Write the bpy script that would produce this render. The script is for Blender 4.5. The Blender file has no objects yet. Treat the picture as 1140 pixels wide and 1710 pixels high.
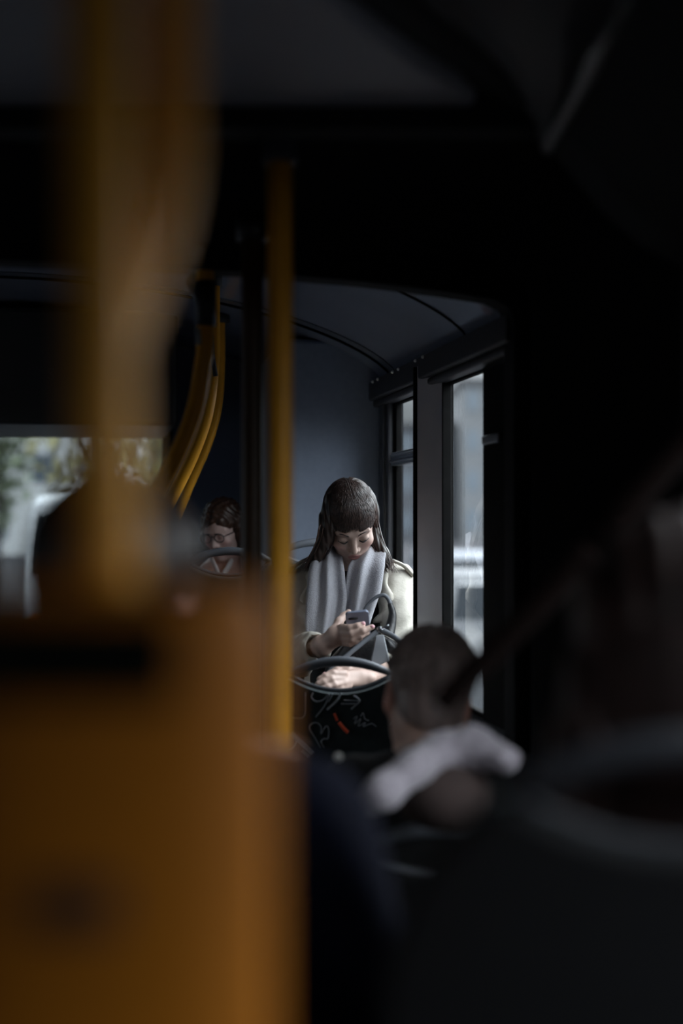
import bpy, math, random
import numpy as np
from mathutils import Vector, Matrix

random.seed(7)
rng = np.random.default_rng(7)
SC = bpy.context.scene
COL = SC.collection

# ------------------------------------------------------------------ camera
F_PX = 2375.0                       # 50 mm on a 36 mm high frame, 1710 px high
CAM = np.array([0.0, 0.0, 1.55])
PITCH = math.radians(0.29)
FWD = np.array([0, math.cos(PITCH), math.sin(PITCH)])
UPV = np.array([0, -math.sin(PITCH), math.cos(PITCH)])
RGT = np.array([1.0, 0, 0])
cam_d = bpy.data.cameras.new('camera')
cam_d.sensor_fit = 'VERTICAL'
cam_d.sensor_height = 36.0
cam_d.sensor_width = 24.0
cam_d.lens = 50.0
cam_d.clip_start = 0.02
cam_d.clip_end = 500
cam_d.dof.use_dof = True
cam_d.dof.focus_distance = 3.95
cam_d.dof.aperture_fstop = 1.3
cam_o = bpy.data.objects.new('camera', cam_d)
cam_o.location = CAM
cam_o.rotation_euler = (math.radians(90) + PITCH, 0, 0)
COL.objects.link(cam_o)
SC.camera = cam_o

# ------------------------------------------------------------------ exposure / world
vs = SC.view_settings
vs.view_transform = 'Standard'
vs.look = 'None'
vs.gamma = 1.0
vs.use_curve_mapping = False
vs.exposure = -1.08
SC.cycles.use_denoising = True
SC.cycles.max_bounces = 8
SC.cycles.transparent_max_bounces = 12
SC.cycles.caustics_reflective = False
SC.cycles.caustics_refractive = False

W = bpy.data.worlds.new('overcast')
SC.world = W
W.use_nodes = True
wn, wl = W.node_tree.nodes, W.node_tree.links
wn.clear()
wo = wn.new('ShaderNodeOutputWorld')
wb = wn.new('ShaderNodeBackground')
wt = wn.new('ShaderNodeTexCoord')
wsx = wn.new('ShaderNodeSeparateXYZ')
wm = wn.new('ShaderNodeMapRange')
wr = wn.new('ShaderNodeValToRGB')
wl.new(wt.outputs['Generated'], wsx.inputs[0])
wl.new(wsx.outputs['Z'], wm.inputs[0])
wm.inputs[1].default_value = -1
wm.inputs[2].default_value = 1
wl.new(wm.outputs[0], wr.inputs[0])
wl.new(wr.outputs[0], wb.inputs[0])
wvm = wn.new('ShaderNodeVectorMath')        # brighter cloud where the hidden sun stands, to the right of the bus
wvm.operation = 'DOT_PRODUCT'
wnm = wn.new('ShaderNodeVectorMath')
wnm.operation = 'NORMALIZE'
wl.new(wt.outputs['Generated'], wnm.inputs[0])
wl.new(wnm.outputs[0], wvm.inputs[0])
wvm.inputs[1].default_value = Vector((1.0, .10, .45)).normalized()
wmx = wn.new('ShaderNodeMath')
wmx.operation = 'MAXIMUM'
wmx.inputs[1].default_value = 0
wl.new(wvm.outputs['Value'], wmx.inputs[0])
wpw = wn.new('ShaderNodeMath')
wpw.operation = 'POWER'
wpw.inputs[1].default_value = 2.3
wl.new(wmx.outputs[0], wpw.inputs[0])
wb2 = wn.new('ShaderNodeBackground')
wb2.inputs[0].default_value = (.93, .97, 1.0, 1)
wgl = wn.new('ShaderNodeMath')
wgl.operation = 'MULTIPLY'
wgl.inputs[1].default_value = 11.0
wl.new(wpw.outputs[0], wgl.inputs[0])
wl.new(wgl.outputs[0], wb2.inputs[1])
wad = wn.new('ShaderNodeAddShader')
wl.new(wb.outputs[0], wad.inputs[0])
wl.new(wb2.outputs[0], wad.inputs[1])
wl.new(wad.outputs[0], wo.inputs[0])
els = wr.color_ramp.elements
els[0].position = 0.0
els[0].color = (.012, .012, .013, 1)
els[1].position = 1.0
els[1].color = (.90, .95, 1.0, 1)
for p, c in ((.49, (.004, .004, .0045)), (.505, (.018, .020, .0215)), (.54, (.028, .031, .033)), (.62, (.36, .385, .41)), (.75, (.70, .74, .79))):
    e = els.new(p)
    e.color = (*c, 1)
wb.inputs[1].default_value = 22.0

# ------------------------------------------------------------------ coordinates
def P(px, py, d):
    """World point seen at pixel (px, py) at distance d along the view axis."""
    return CAM + d * (FWD + (px - 570) / F_PX * RGT + (855 - py) / F_PX * UPV)

TH = math.radians(9.8)              # the rear section of the articulated bus is swung to the left
R_S = np.array([math.cos(TH), math.sin(TH), 0])
R_T = np.array([-math.sin(TH), math.cos(TH), 0])
def R(s, t, z):
    return R_S * s + R_T * t + np.array([0, 0, z])

def portal(center, normal, sx, sy):
    l = bpy.data.lights.new('daylight_portal', 'AREA')
    l.shape = 'RECTANGLE'
    l.size, l.size_y = sx, sy
    l.cycles.is_portal = True
    o = bpy.data.objects.new('daylight_portal', l)
    z = -Vector(normal).normalized()
    up = Vector((0, 0, 1))
    x = up.cross(z).normalized()
    y = z.cross(x)
    o.matrix_world = Matrix(((x.x, y.x, z.x, center[0]), (x.y, y.y, z.y, center[1]), (x.z, y.z, z.z, center[2]), (0, 0, 0, 1)))
    COL.objects.link(o)

portal(R(.96, 3.93, 1.49), -R_S, .45, .86)
portal(R(.96, 3.42, 1.49), -R_S, .38, .86)
portal((.58, 1.40, 1.48), (-1, 0, 0), .84, .86)
portal(R(-1.62, 3.6, 1.51), R_S, 1.3, .88)
portal(R(-.30, 5.58, 1.52), -R_T, 1.16, .78)
portal((.58, -.20, 1.40), (-1, 0, 0), 2.3, .70)
portal((-1.96, -.20, 1.50), (1, 0, 0), 2.3, .90)
portal((-.69, -3.06, 1.425), (0, 1, 0), 1.9, 1.35)

# ------------------------------------------------------------------ materials
MATS = {}
def mat(name, rgb, rough=.6, metal=0.0, var=0.0, vscale=12.0, bump=0.0, bscale=200.0, stretch=None, sheen=0.0, attr=False, spec=.5):
    if name in MATS:
        return MATS[name]
    m = bpy.data.materials.new(name)
    m.use_nodes = True
    n, l = m.node_tree.nodes, m.node_tree.links
    b = n['Principled BSDF']
    b.inputs['Base Color'].default_value = (*rgb, 1)
    b.inputs['Roughness'].default_value = rough
    b.inputs['Metallic'].default_value = metal
    b.inputs['Specular IOR Level'].default_value = spec
    if sheen:
        b.inputs['Sheen Weight'].default_value = sheen
    tc = n.new('ShaderNodeTexCoord')
    mp = n.new('ShaderNodeMapping')
    l.new(tc.outputs['Object'], mp.inputs[0])
    if stretch:
        mp.inputs['Scale'].default_value = stretch
    src = None
    if attr:
        a = n.new('ShaderNodeAttribute')
        a.attribute_name = 'tint'
        src = a.outputs['Color']
        l.new(src, b.inputs['Base Color'])
    if var:
        nz = n.new('ShaderNodeTexNoise')
        nz.inputs['Scale'].default_value = vscale
        nz.inputs['Detail'].default_value = 4
        l.new(mp.outputs[0], nz.inputs[0])
        mr = n.new('ShaderNodeMapRange')
        mr.inputs[1].default_value, mr.inputs[2].default_value = .3, .7
        mr.inputs[3].default_value, mr.inputs[4].default_value = 1 - var, 1 + var
        l.new(nz.outputs[0], mr.inputs[0])
        mx = n.new('ShaderNodeMix')
        mx.data_type = 'RGBA'
        mx.blend_type = 'MULTIPLY'
        mx.inputs[0].default_value = 1
        if src is not None:
            l.new(src, mx.inputs[6])
        else:
            mx.inputs[6].default_value = (*rgb, 1)
        l.new(mr.outputs[0], mx.inputs[7])
        l.new(mx.outputs[2], b.inputs['Base Color'])
    if bump:
        nb = n.new('ShaderNodeTexNoise')
        nb.inputs['Scale'].default_value = bscale
        nb.inputs['Detail'].default_value = 3
        l.new(mp.outputs[0], nb.inputs[0])
        bp = n.new('ShaderNodeBump')
        bp.inputs['Strength'].default_value = bump
        bp.inputs['Distance'].default_value = .004
        l.new(nb.outputs[0], bp.inputs['Height'])
        l.new(bp.outputs[0], b.inputs['Normal'])
    MATS[name] = m
    return m

def glass_mat(name, tint):
    if name in MATS:
        return MATS[name]
    m = bpy.data.materials.new(name)
    m.use_nodes = True
    n, l = m.node_tree.nodes, m.node_tree.links
    n.clear()
    o = n.new('ShaderNodeOutputMaterial')
    t = n.new('ShaderNodeBsdfTransparent')
    t.inputs[0].default_value = (*tint, 1)
    g = n.new('ShaderNodeBsdfGlossy')
    g.inputs['Roughness'].default_value = .02
    f = n.new('ShaderNodeFresnel')
    f.inputs[0].default_value = 1.45
    x = n.new('ShaderNodeMixShader')
    ge = n.new('ShaderNodeNewGeometry')          # a thin pane reflects once, on the side that is met first
    mu = n.new('ShaderNodeMath')
    mu.operation = 'MULTIPLY_ADD'
    mu.inputs[1].default_value, mu.inputs[2].default_value = -1, 1
    l.new(ge.outputs['Backfacing'], mu.inputs[0])
    m2 = n.new('ShaderNodeMath')
    m2.operation = 'MULTIPLY'
    l.new(mu.outputs[0], m2.inputs[0])
    l.new(f.outputs[0], m2.inputs[1])
    l.new(m2.outputs[0], x.inputs[0])
    l.new(t.outputs[0], x.inputs[1])
    l.new(g.outputs[0], x.inputs[2])
    l.new(x.outputs[0], o.inputs[0])
    MATS[name] = m
    return m

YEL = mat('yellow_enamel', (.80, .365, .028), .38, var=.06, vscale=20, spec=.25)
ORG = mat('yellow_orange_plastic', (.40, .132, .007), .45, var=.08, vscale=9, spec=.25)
DKPOLE = mat('shaded_pole_coating', (.055, .026, .008), .45, var=.1)  # yellow pole's shade mixed into its colour
BLK = mat('black_plastic', (.012, .012, .013), .55, var=.15)
RUB = mat('black_rubber', (.006, .006, .006), .85, var=.2, vscale=30, spec=.08)
BELL = mat('black_bellows', (.008, .008, .009), .8, var=.3, vscale=14, stretch=(1, 1, .2), spec=.2)
GREY = mat('grey_panel', (.27, .275, .30), .5, var=.06, vscale=3)
COVE = mat('cove_lacquer', (.014, .013, .016), .5, var=.08, vscale=5, spec=.25)
RCEIL = mat('rear_ceiling_lacquer', (.25, .275, .335), .13, var=.05, vscale=4)
NAVYW = mat('blue_grey_wall_felt', (.22, .26, .34), .8, var=.05, vscale=60, bump=.15, bscale=300)
COLG = mat('grey_column_plastic', (.62, .62, .64), .5, var=.04)
TRIMG = mat('dark_trim', (.034, .034, .038), .5, var=.08)
FRAME = mat('dark_window_frame', (.010, .011, .014), .5, var=.1, spec=.2)
ALU = mat('aluminium', (.30, .32, .35), .35, metal=.8)
CHROME = mat('chrome_screw', (.85, .85, .80), .45, metal=.4)
FLOORM = mat('floor_vinyl', (.04, .042, .046), .7, var=.3, vscale=90)
GLASS = glass_mat('window_glass', (.91, .93, .935))
GLASSF = glass_mat('dimming_glass', (.60, .61, .62))  # unseen front pane, tint added to dim the daylight
GLASSD = glass_mat('dark_dimming_glass', (.42, .43, .44))  # stronger added tint on unseen panes, holds back front daylight
GLASSR = glass_mat('rear_window_glass', (.45, .475, .48))
RINGM = mat('seat_ring_grey_plastic', (.115, .125, .145), .42, var=.05)
SHELL = mat('seat_shell_plastic', (.005, .0052, .006), .6, var=.1, spec=.15)
FAB = mat('seat_fabric_black_green', (.024, .036, .040), .9, var=.35, vscale=26, bump=.25, bscale=400)
PALE = mat('motif_pale_grey', (.32, .35, .39), .9, var=.1)
REDM = mat('motif_red', (.60, .08, .035), .9, var=.1)
SKIN = mat('skin', (.60, .38, .30), .48, attr=True, var=.04, vscale=40)
HAIR_D = mat('dark_brown_hair', (.026, .016, .013), .38, var=.35, vscale=60, stretch=(1, 1, .15))
HAIR_B = mat('chestnut_hair', (.060, .030, .020), .42, var=.35, vscale=60, stretch=(1, 1, .15))
HAIR_R = mat('deep_brown_hair', (.026, .013, .011), .5, spec=.25, var=.35, vscale=60, stretch=(1, 1, .15))
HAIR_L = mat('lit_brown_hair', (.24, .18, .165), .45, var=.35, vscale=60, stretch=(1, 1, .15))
COAT = mat('beige_coat_cotton', (.43, .405, .355), .8, var=.05, vscale=25, bump=.3, bscale=120)
SCARF = mat('grey_wool_scarf', (.40, .40, .44), .92, var=.08, vscale=160, bump=.5, bscale=350, sheen=.2)
BLACKC = mat('black_cloth', (.010, .010, .011), .9, var=.2, bump=.2)
NAVYC = mat('navy_jacket_cloth', (.004, .005, .013), .9, var=.2, bump=.2, spec=.08)
LEATH = mat('black_leather', (.014, .014, .016), .45, var=.2, bump=.3, bscale=160)
STRAP = mat('slate_leather_strap', (.10, .108, .125), .45, var=.08)
PANELG = mat('grey_bag_panel', (.19, .20, .22), .6, var=.1)
PHONE = mat('slate_phone_shell', (.20, .225, .30), .3, metal=.3)
BLUSHNAIL = mat('pink_nail', (.72, .40, .44), .25)
REDC = mat('red_cloth', (.55, .07, .045), .8, var=.1, bump=.2)
WHITEC = mat('white_cloth', (.6, .6, .62), .8, var=.05)
FURM = mat('pale_grey_fleece', (.37, .335, .375), .95, var=.15, vscale=60, bump=.8, bscale=120, sheen=.4)
HOODIN = mat('brown_hood_lining', (.045, .029, .026), .9, var=.2)

# ------------------------------------------------------------------ mesh helpers
def link(name, me, m=None, parent=None, smooth=True, slots=None):
    o = bpy.data.objects.new(name, me)
    COL.objects.link(o)
    for x in (slots or ([m] if m else [])):
        me.materials.append(x)
    if smooth:
        me.polygons.foreach_set('use_smooth', np.ones(len(me.polygons), bool))
    if parent is not None:
        o.parent = parent
        o.matrix_parent_inverse = parent.matrix_world.inverted()
    return o

def place_origin(o, loc):
    """Move the object's origin to loc, keeping its surface where it is."""
    v = Vector(loc)
    o.data.transform(Matrix.Translation(-v))
    o.location = v

class MB:
    """Collects shapes for one mesh."""
    def __init__(s):
        s.v, s.f, s.mi, s.n = [], [], [], 0
    def add(s, v, f, mi=0):
        v = np.asarray(v, float).reshape(-1, 3)
        s.v.append(v)
        s.f += [tuple(int(i) + s.n for i in q) for q in f]
        s.mi += [mi] * len(f)
        s.n += len(v)
        return s
    def build(s, name, m=None, parent=None, smooth=True, slots=None, bevel=0.0, seg=2, sub=0, angle=40):
        me = bpy.data.meshes.new(name)
        v = np.concatenate(s.v)
        me.from_pydata(v.tolist(), [], s.f)
        if slots:
            me.polygons.foreach_set('material_index', np.array(s.mi, np.int32))
        me.update()
        o = link(name, me, m, None, smooth, slots)
        place_origin(o, (v.min(0) + v.max(0)) / 2 * np.array([1, 1, 0]) + np.array([0, 0, v[:, 2].min()]))
        if parent is not None:
            o.parent = parent
            bpy.context.view_layer.update()
            o.matrix_parent_inverse = parent.matrix_world.inverted()
        if bevel:
            b = o.modifiers.new('bevel', 'BEVEL')
            b.width, b.segments, b.limit_method, b.angle_limit = bevel, seg, 'ANGLE', math.radians(angle)
            if smooth:
                w = o.modifiers.new('wn', 'WEIGHTED_NORMAL')
                w.keep_sharp = True
        if sub:
            u = o.modifiers.new('sub', 'SUBSURF')
            u.levels = u.render_levels = sub
        return o
    # --- shapes
    def box(s, lo, hi, fn=None, mi=0):
        x0, y0, z0 = lo
        x1, y1, z1 = hi
        v = [(x0, y0, z0), (x1, y0, z0), (x1, y1, z0), (x0, y1, z0), (x0, y0, z1), (x1, y0, z1), (x1, y1, z1), (x0, y1, z1)]
        if fn:
            v = [fn(*p) for p in v]
        return s.add(v, [(3, 2, 1, 0), (4, 5, 6, 7), (0, 1, 5, 4), (1, 2, 6, 5), (2, 3, 7, 6), (3, 0, 4, 7)], mi)
    def rbox(s, s0, s1, t0, t1, z0, z1, mi=0):
        return s.box((s0, t0, z0), (s1, t1, z1), R, mi)
    def tube(s, pts, r, n=14, closed=False, mi=0, flat=None, caps=True):
        pts = np.asarray(pts, float)
        m = len(pts)
        rr = np.broadcast_to(np.asarray(r, float), (m,))
        if closed:
            tan = np.roll(pts, -1, 0) - np.roll(pts, 1, 0)
        else:
            tan = np.gradient(pts, axis=0)
        tan /= np.linalg.norm(tan, axis=1)[:, None] + 1e-12
        ref = np.array([0, 0, 1.0]) if abs(tan[0, 2]) < .9 else np.array([1.0, 0, 0])
        nrm = np.cross(tan[0], np.cross(ref, tan[0]))
        nrm /= np.linalg.norm(nrm)
        V = []
        a = np.linspace(0, 2 * np.pi, n, endpoint=False)
        fa, fb = flat if flat else (1, 1)
        for i in range(m):
            nrm = nrm - tan[i] * nrm.dot(tan[i])
            nrm /= np.linalg.norm(nrm) + 1e-12
            b = np.cross(tan[i], nrm)
            V.append(pts[i] + rr[i] * (np.cos(a)[:, None] * nrm * fa + np.sin(a)[:, None] * b * fb))
        V = np.concatenate(V)
        f = []
        for i in range(m if closed else m - 1):
            j = (i + 1) % m
            for k in range(n):
                l = (k + 1) % n
                f.append((i * n + k, i * n + l, j * n + l, j * n + k))
        if not closed and caps:
            f.append(tuple(reversed(range(n))))
            f.append(tuple((m - 1) * n + k for k in range(n)))
        return s.add(V, f, mi)
    def ball(s, c, r, rot=None, nu=20, nv=12, mi=0):
        r = np.broadcast_to(np.asarray(r, float), (3,))
        v = [(0, 0, 1)]
        for i in range(1, nv):
            ph = math.pi * i / nv
            for k in range(nu):
                th = 2 * math.pi * k / nu
                v.append((math.sin(ph) * math.cos(th), math.sin(ph) * math.sin(th), math.cos(ph)))
        v.append((0, 0, -1))
        v = np.array(v) * r
        if rot is not None:
            v = v @ np.asarray(rot).T
        f = [(0, 1 + k, 1 + (k + 1) % nu) for k in range(nu)]
        for i in range(nv - 2):
            for k in range(nu):
                a, b = 1 + i * nu + k, 1 + i * nu + (k + 1) % nu
                f.append((a, a + nu, b + nu, b))
        e = len(v) - 1
        f += [(e, 1 + (nv - 2) * nu + (k + 1) % nu, 1 + (nv - 2) * nu + k) for k in range(nu)]
        return s.add(v + np.asarray(c), f, mi)
    def loft(s, rings, caps=True, mi=0, closed=True):
        rings = [np.asarray(r, float) for r in rings]
        n, m = len(rings[0]), len(rings)
        f = []
        for i in range(m - 1):
            for k in range(n if closed else n - 1):
                l = (k + 1) % n
                f.append((i * n + k, i * n + l, (i + 1) * n + l, (i + 1) * n + k))
        if caps and closed:
            f.append(tuple(reversed(range(n))))
            f.append(tuple((m - 1) * n + k for k in range(n)))
        return s.add(np.concatenate(rings), f, mi)
    def prism(s, outline, ax, ay, o, thick, az, mi=0):
        """outline (2D) in plane (ax, ay) at o, extruded by thick along az."""
        o, ax, ay, az = map(np.asarray, (o, ax, ay, az))
        a = [o + ax * p[0] + ay * p[1] for p in outline]
        b = [q + az * thick for q in a]
        n = len(a)
        f = [tuple(reversed(range(n))), tuple(range(n, 2 * n))]
        f += [(k, (k + 1) % n, n + (k + 1) % n, n + k) for k in range(n)]
        return s.add(a + b, f, mi)

def smooth_path(pts, per=8):
    """Catmull-Rom through pts."""
    p = np.asarray(pts, float)
    p = np.concatenate([[2 * p[0] - p[1]], p, [2 * p[-1] - p[-2]]])
    out = []
    for i in range(1, len(p) - 2):
        for t in np.linspace(0, 1, per, endpoint=False):
            a, b, c, d = p[i - 1], p[i], p[i + 1], p[i + 2]
            out.append(.5 * (2 * b + (c - a) * t + (2 * a - 5 * b + 4 * c - d) * t * t + (3 * b - a - 3 * c + d) * t ** 3))
    out.append(p[-2])
    return np.array(out)

def closed_path(pts, per=6):
    p = list(map(np.asarray, pts))
    n = len(p)
    out = []
    for i in range(n):
        a, b, c, d = p[i - 1], p[i], p[(i + 1) % n], p[(i + 2) % n]
        for t in np.linspace(0, 1, per, endpoint=False):
            out.append(.5 * (2 * b + (c - a) * t + (2 * a - 5 * b + 4 * c - d) * t * t + (3 * b - a - 3 * c + d) * t ** 3))
    return np.array(out)

def strands(lines, r, name, m, parent):
    """Many thin hair locks as one mesh."""
    b = MB()
    for ln in lines:
        k = len(ln)
        rad = r * (np.sin(np.linspace(.35, np.pi - .12, k)) ** .6) * random.uniform(.7, 1.25)
        b.tube(ln, rad, n=5, caps=False)
    return b.build(name, m, parent)

def thing(name, label, cat, loc, group=None):
    o = bpy.data.objects.new(name, None)
    o.empty_display_size = .05
    o.location = Vector(loc)
    COL.objects.link(o)
    bpy.context.view_layer.update()
    return tag(o, label, cat, group)

def tag(o, label=None, cat=None, group=None):
    if label: o['label'] = label
    if cat: o['category'] = cat
    if group: o['group'] = group
    return o

def struct(o, label=None, cat=None):
    o['kind'] = 'structure'
    return tag(o, label, cat)

# ------------------------------------------------------------------ signed distance modelling for bodies and clothes
def smin(a, b, k):
    if k <= 0:
        return np.minimum(a, b)
    h = np.maximum(k - np.abs(a - b), 0) / k
    return np.minimum(a, b) - h * h * k * .25
def smax(a, b, k):
    return -smin(-a, -b, k)
def d_cap(X, a, b, ra, rb):
    a, b = np.asarray(a, np.float32), np.asarray(b, np.float32)
    ab = b - a
    L = float(ab.dot(ab)) + 1e-12
    t = np.clip(((X[0] - a[0]) * ab[0] + (X[1] - a[1]) * ab[1] + (X[2] - a[2]) * ab[2]) / L, 0, 1)
    dx, dy, dz = X[0] - a[0] - ab[0] * t, X[1] - a[1] - ab[1] * t, X[2] - a[2] - ab[2] * t
    return np.sqrt(dx * dx + dy * dy + dz * dz) - (ra + (rb - ra) * t)
def d_ell(X, c, r, rot=None):
    q = [X[i] - np.float32(c[i]) for i in range(3)]
    if rot is not None:
        rot = np.asarray(rot, np.float32)     # columns are the ellipsoid axes
        q = [q[0] * rot[0, i] + q[1] * rot[1, i] + q[2] * rot[2, i] for i in range(3)]
    k0 = np.sqrt(sum((q[i] / r[i]) ** 2 for i in range(3))) + 1e-9
    k1 = np.sqrt(sum((q[i] / r[i] ** 2) ** 2 for i in range(3))) + 1e-9
    return k0 * (k0 - 1) / k1

class Field:
    def __init__(s, lo, hi, h):
        s.lo, s.h = np.asarray(lo, float), h
        n = np.ceil((np.asarray(hi, float) - s.lo) / h).astype(int) + 1
        s.ax = [(s.lo[i] + h * np.arange(n[i])).astype(np.float32) for i in range(3)]
        s.v = np.full(tuple(n), .08, np.float32)
    def region(s, lo, hi):
        sl = []
        for i in range(3):
            a = int(np.clip(np.floor((lo[i] - s.lo[i]) / s.h), 0, s.v.shape[i]))
            b = int(np.clip(np.ceil((hi[i] - s.lo[i]) / s.h) + 1, 0, s.v.shape[i]))
            sl.append(slice(a, b))
        X = (s.ax[0][sl[0]][:, None, None], s.ax[1][sl[1]][None, :, None], s.ax[2][sl[2]][None, None, :])
        return tuple(sl), X
    def op(s, fn, lo, hi, k=.01, mode='add', pad=.05):
        sl, X = s.region(np.asarray(lo) - pad, np.asarray(hi) + pad)
        if 0 in s.v[sl].shape:
            return s
        f = np.asarray(fn(X), np.float32)
        s.v[sl] = smin(s.v[sl], f, k) if mode == 'add' else smax(s.v[sl], -f if mode == 'sub' else f, k)
        return s
    def cap(s, a, b, ra, rb=None, k=.01, mode='add'):
        rb = ra if rb is None else rb
        a, b = np.asarray(a), np.asarray(b)
        m = max(ra, rb)
        return s.op(lambda X: d_cap(X, a, b, ra, rb), np.minimum(a, b) - m, np.maximum(a, b) + m, k, mode)
    def chain(s, pts, rs, k=.01):
        for i in range(len(pts) - 1):
            s.cap(pts[i], pts[i + 1], rs[i], rs[i + 1], k)
        return s
    def ell(s, c, r, rot=None, k=.01, mode='add'):
        m = max(r)
        return s.op(lambda X: d_ell(X, c, r, rot), np.asarray(c) - m, np.asarray(c) + m, k, mode)
    def displace(s, fn):
        sl, X = s.region(s.lo, s.lo + s.h * np.array(s.v.shape))
        s.v += np.asarray(fn(X), np.float32)
        return s
    def mesh(s, name, m, parent=None, tint=None):
        v = s.v
        for ax in range(3):                    # closed at the border of the grid
            i = [slice(None)] * 3
            for e in (0, -1):
                i[ax] = e
                v[tuple(i)] = np.maximum(v[tuple(i)], 1e-3)
        ins = v < 0
        cnt = np.zeros(tuple(np.array(v.shape) - 1), np.uint8)
        offs = [(a, b, c) for a in (0, 1) for b in (0, 1) for c in (0, 1)]
        sh = cnt.shape
        for a, b, c in offs:
            cnt += ins[a:a + sh[0], b:b + sh[1], c:c + sh[2]]
        idx = np.argwhere((cnt > 0) & (cnt < 8))
        cv = np.stack([v[idx[:, 0] + a, idx[:, 1] + b, idx[:, 2] + c] for a, b, c in offs], 1)
        acc = np.zeros((len(idx), 3))
        num = np.zeros(len(idx))
        for i, p in enumerate(offs):
            for j, q in enumerate(offs):
                if j > i and sum(abs(p[k] - q[k]) for k in range(3)) == 1:
                    a, b = cv[:, i], cv[:, j]
                    x = (a < 0) != (b < 0)
                    t = np.where(x, a / np.where(x, a - b, 1), 0)
                    pt = np.array(p)[None] + t[:, None] * (np.array(q) - np.array(p))[None]
                    acc += pt * x[:, None]
                    num += x
        verts = s.lo + s.h * (idx + acc / num[:, None])
        ids = np.full(sh, -1, np.int32)
        ids[tuple(idx.T)] = np.arange(len(idx))
        quads = []
        for ax in range(3):
            a = [slice(1, -1)] * 3
            a[ax] = slice(0, -1)
            b = list(a)
            b[ax] = slice(1, None)
            s0, s1 = ins[tuple(a)], ins[tuple(b)]
            e = np.argwhere(s0 != s1)
            o1, o2 = [(1, 2), (2, 0), (0, 1)][ax]
            base = e.copy()
            for k in range(3):
                if k != ax:
                    base[:, k] += 1
            def cell(d1, d2):
                c = base.copy()
                c[:, o1] -= d1
                c[:, o2] -= d2
                return ids[tuple(c.T)]
            q = np.stack([cell(1, 1), cell(0, 1), cell(0, 0), cell(1, 0)], 1)
            fl = ~s0[tuple(e.T)]
            q[fl] = q[fl][:, ::-1]
            quads.append(q)
        quads = np.concatenate(quads)
        me = bpy.data.meshes.new(name)
        me.vertices.add(len(verts))
        me.vertices.foreach_set('co', verts.astype(np.float32).ravel())
        me.loops.add(quads.size)
        me.loops.foreach_set('vertex_index', quads.astype(np.int32).ravel())
        me.polygons.add(len(quads))
        me.polygons.foreach_set('loop_start', np.arange(0, quads.size, 4, dtype=np.int32))
        me.update(calc_edges=True)
        me.validate()
        if tint is not None:
            a = me.color_attributes.new('tint', 'FLOAT_COLOR', 'POINT')
            a.data.foreach_set('color', np.concatenate([tint(verts), np.ones((len(verts), 1))], 1).astype(np.float32).ravel())
        o = link(name, me, m)
        place_origin(o, (verts.min(0) + verts.max(0)) / 2 * np.array([1, 1, 0]) + np.array([0, 0, verts[:, 2].min()]))
        if parent is not None:
            o.parent = parent
            bpy.context.view_layer.update()
            o.matrix_parent_inverse = parent.matrix_world.inverted()
        return o

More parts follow.
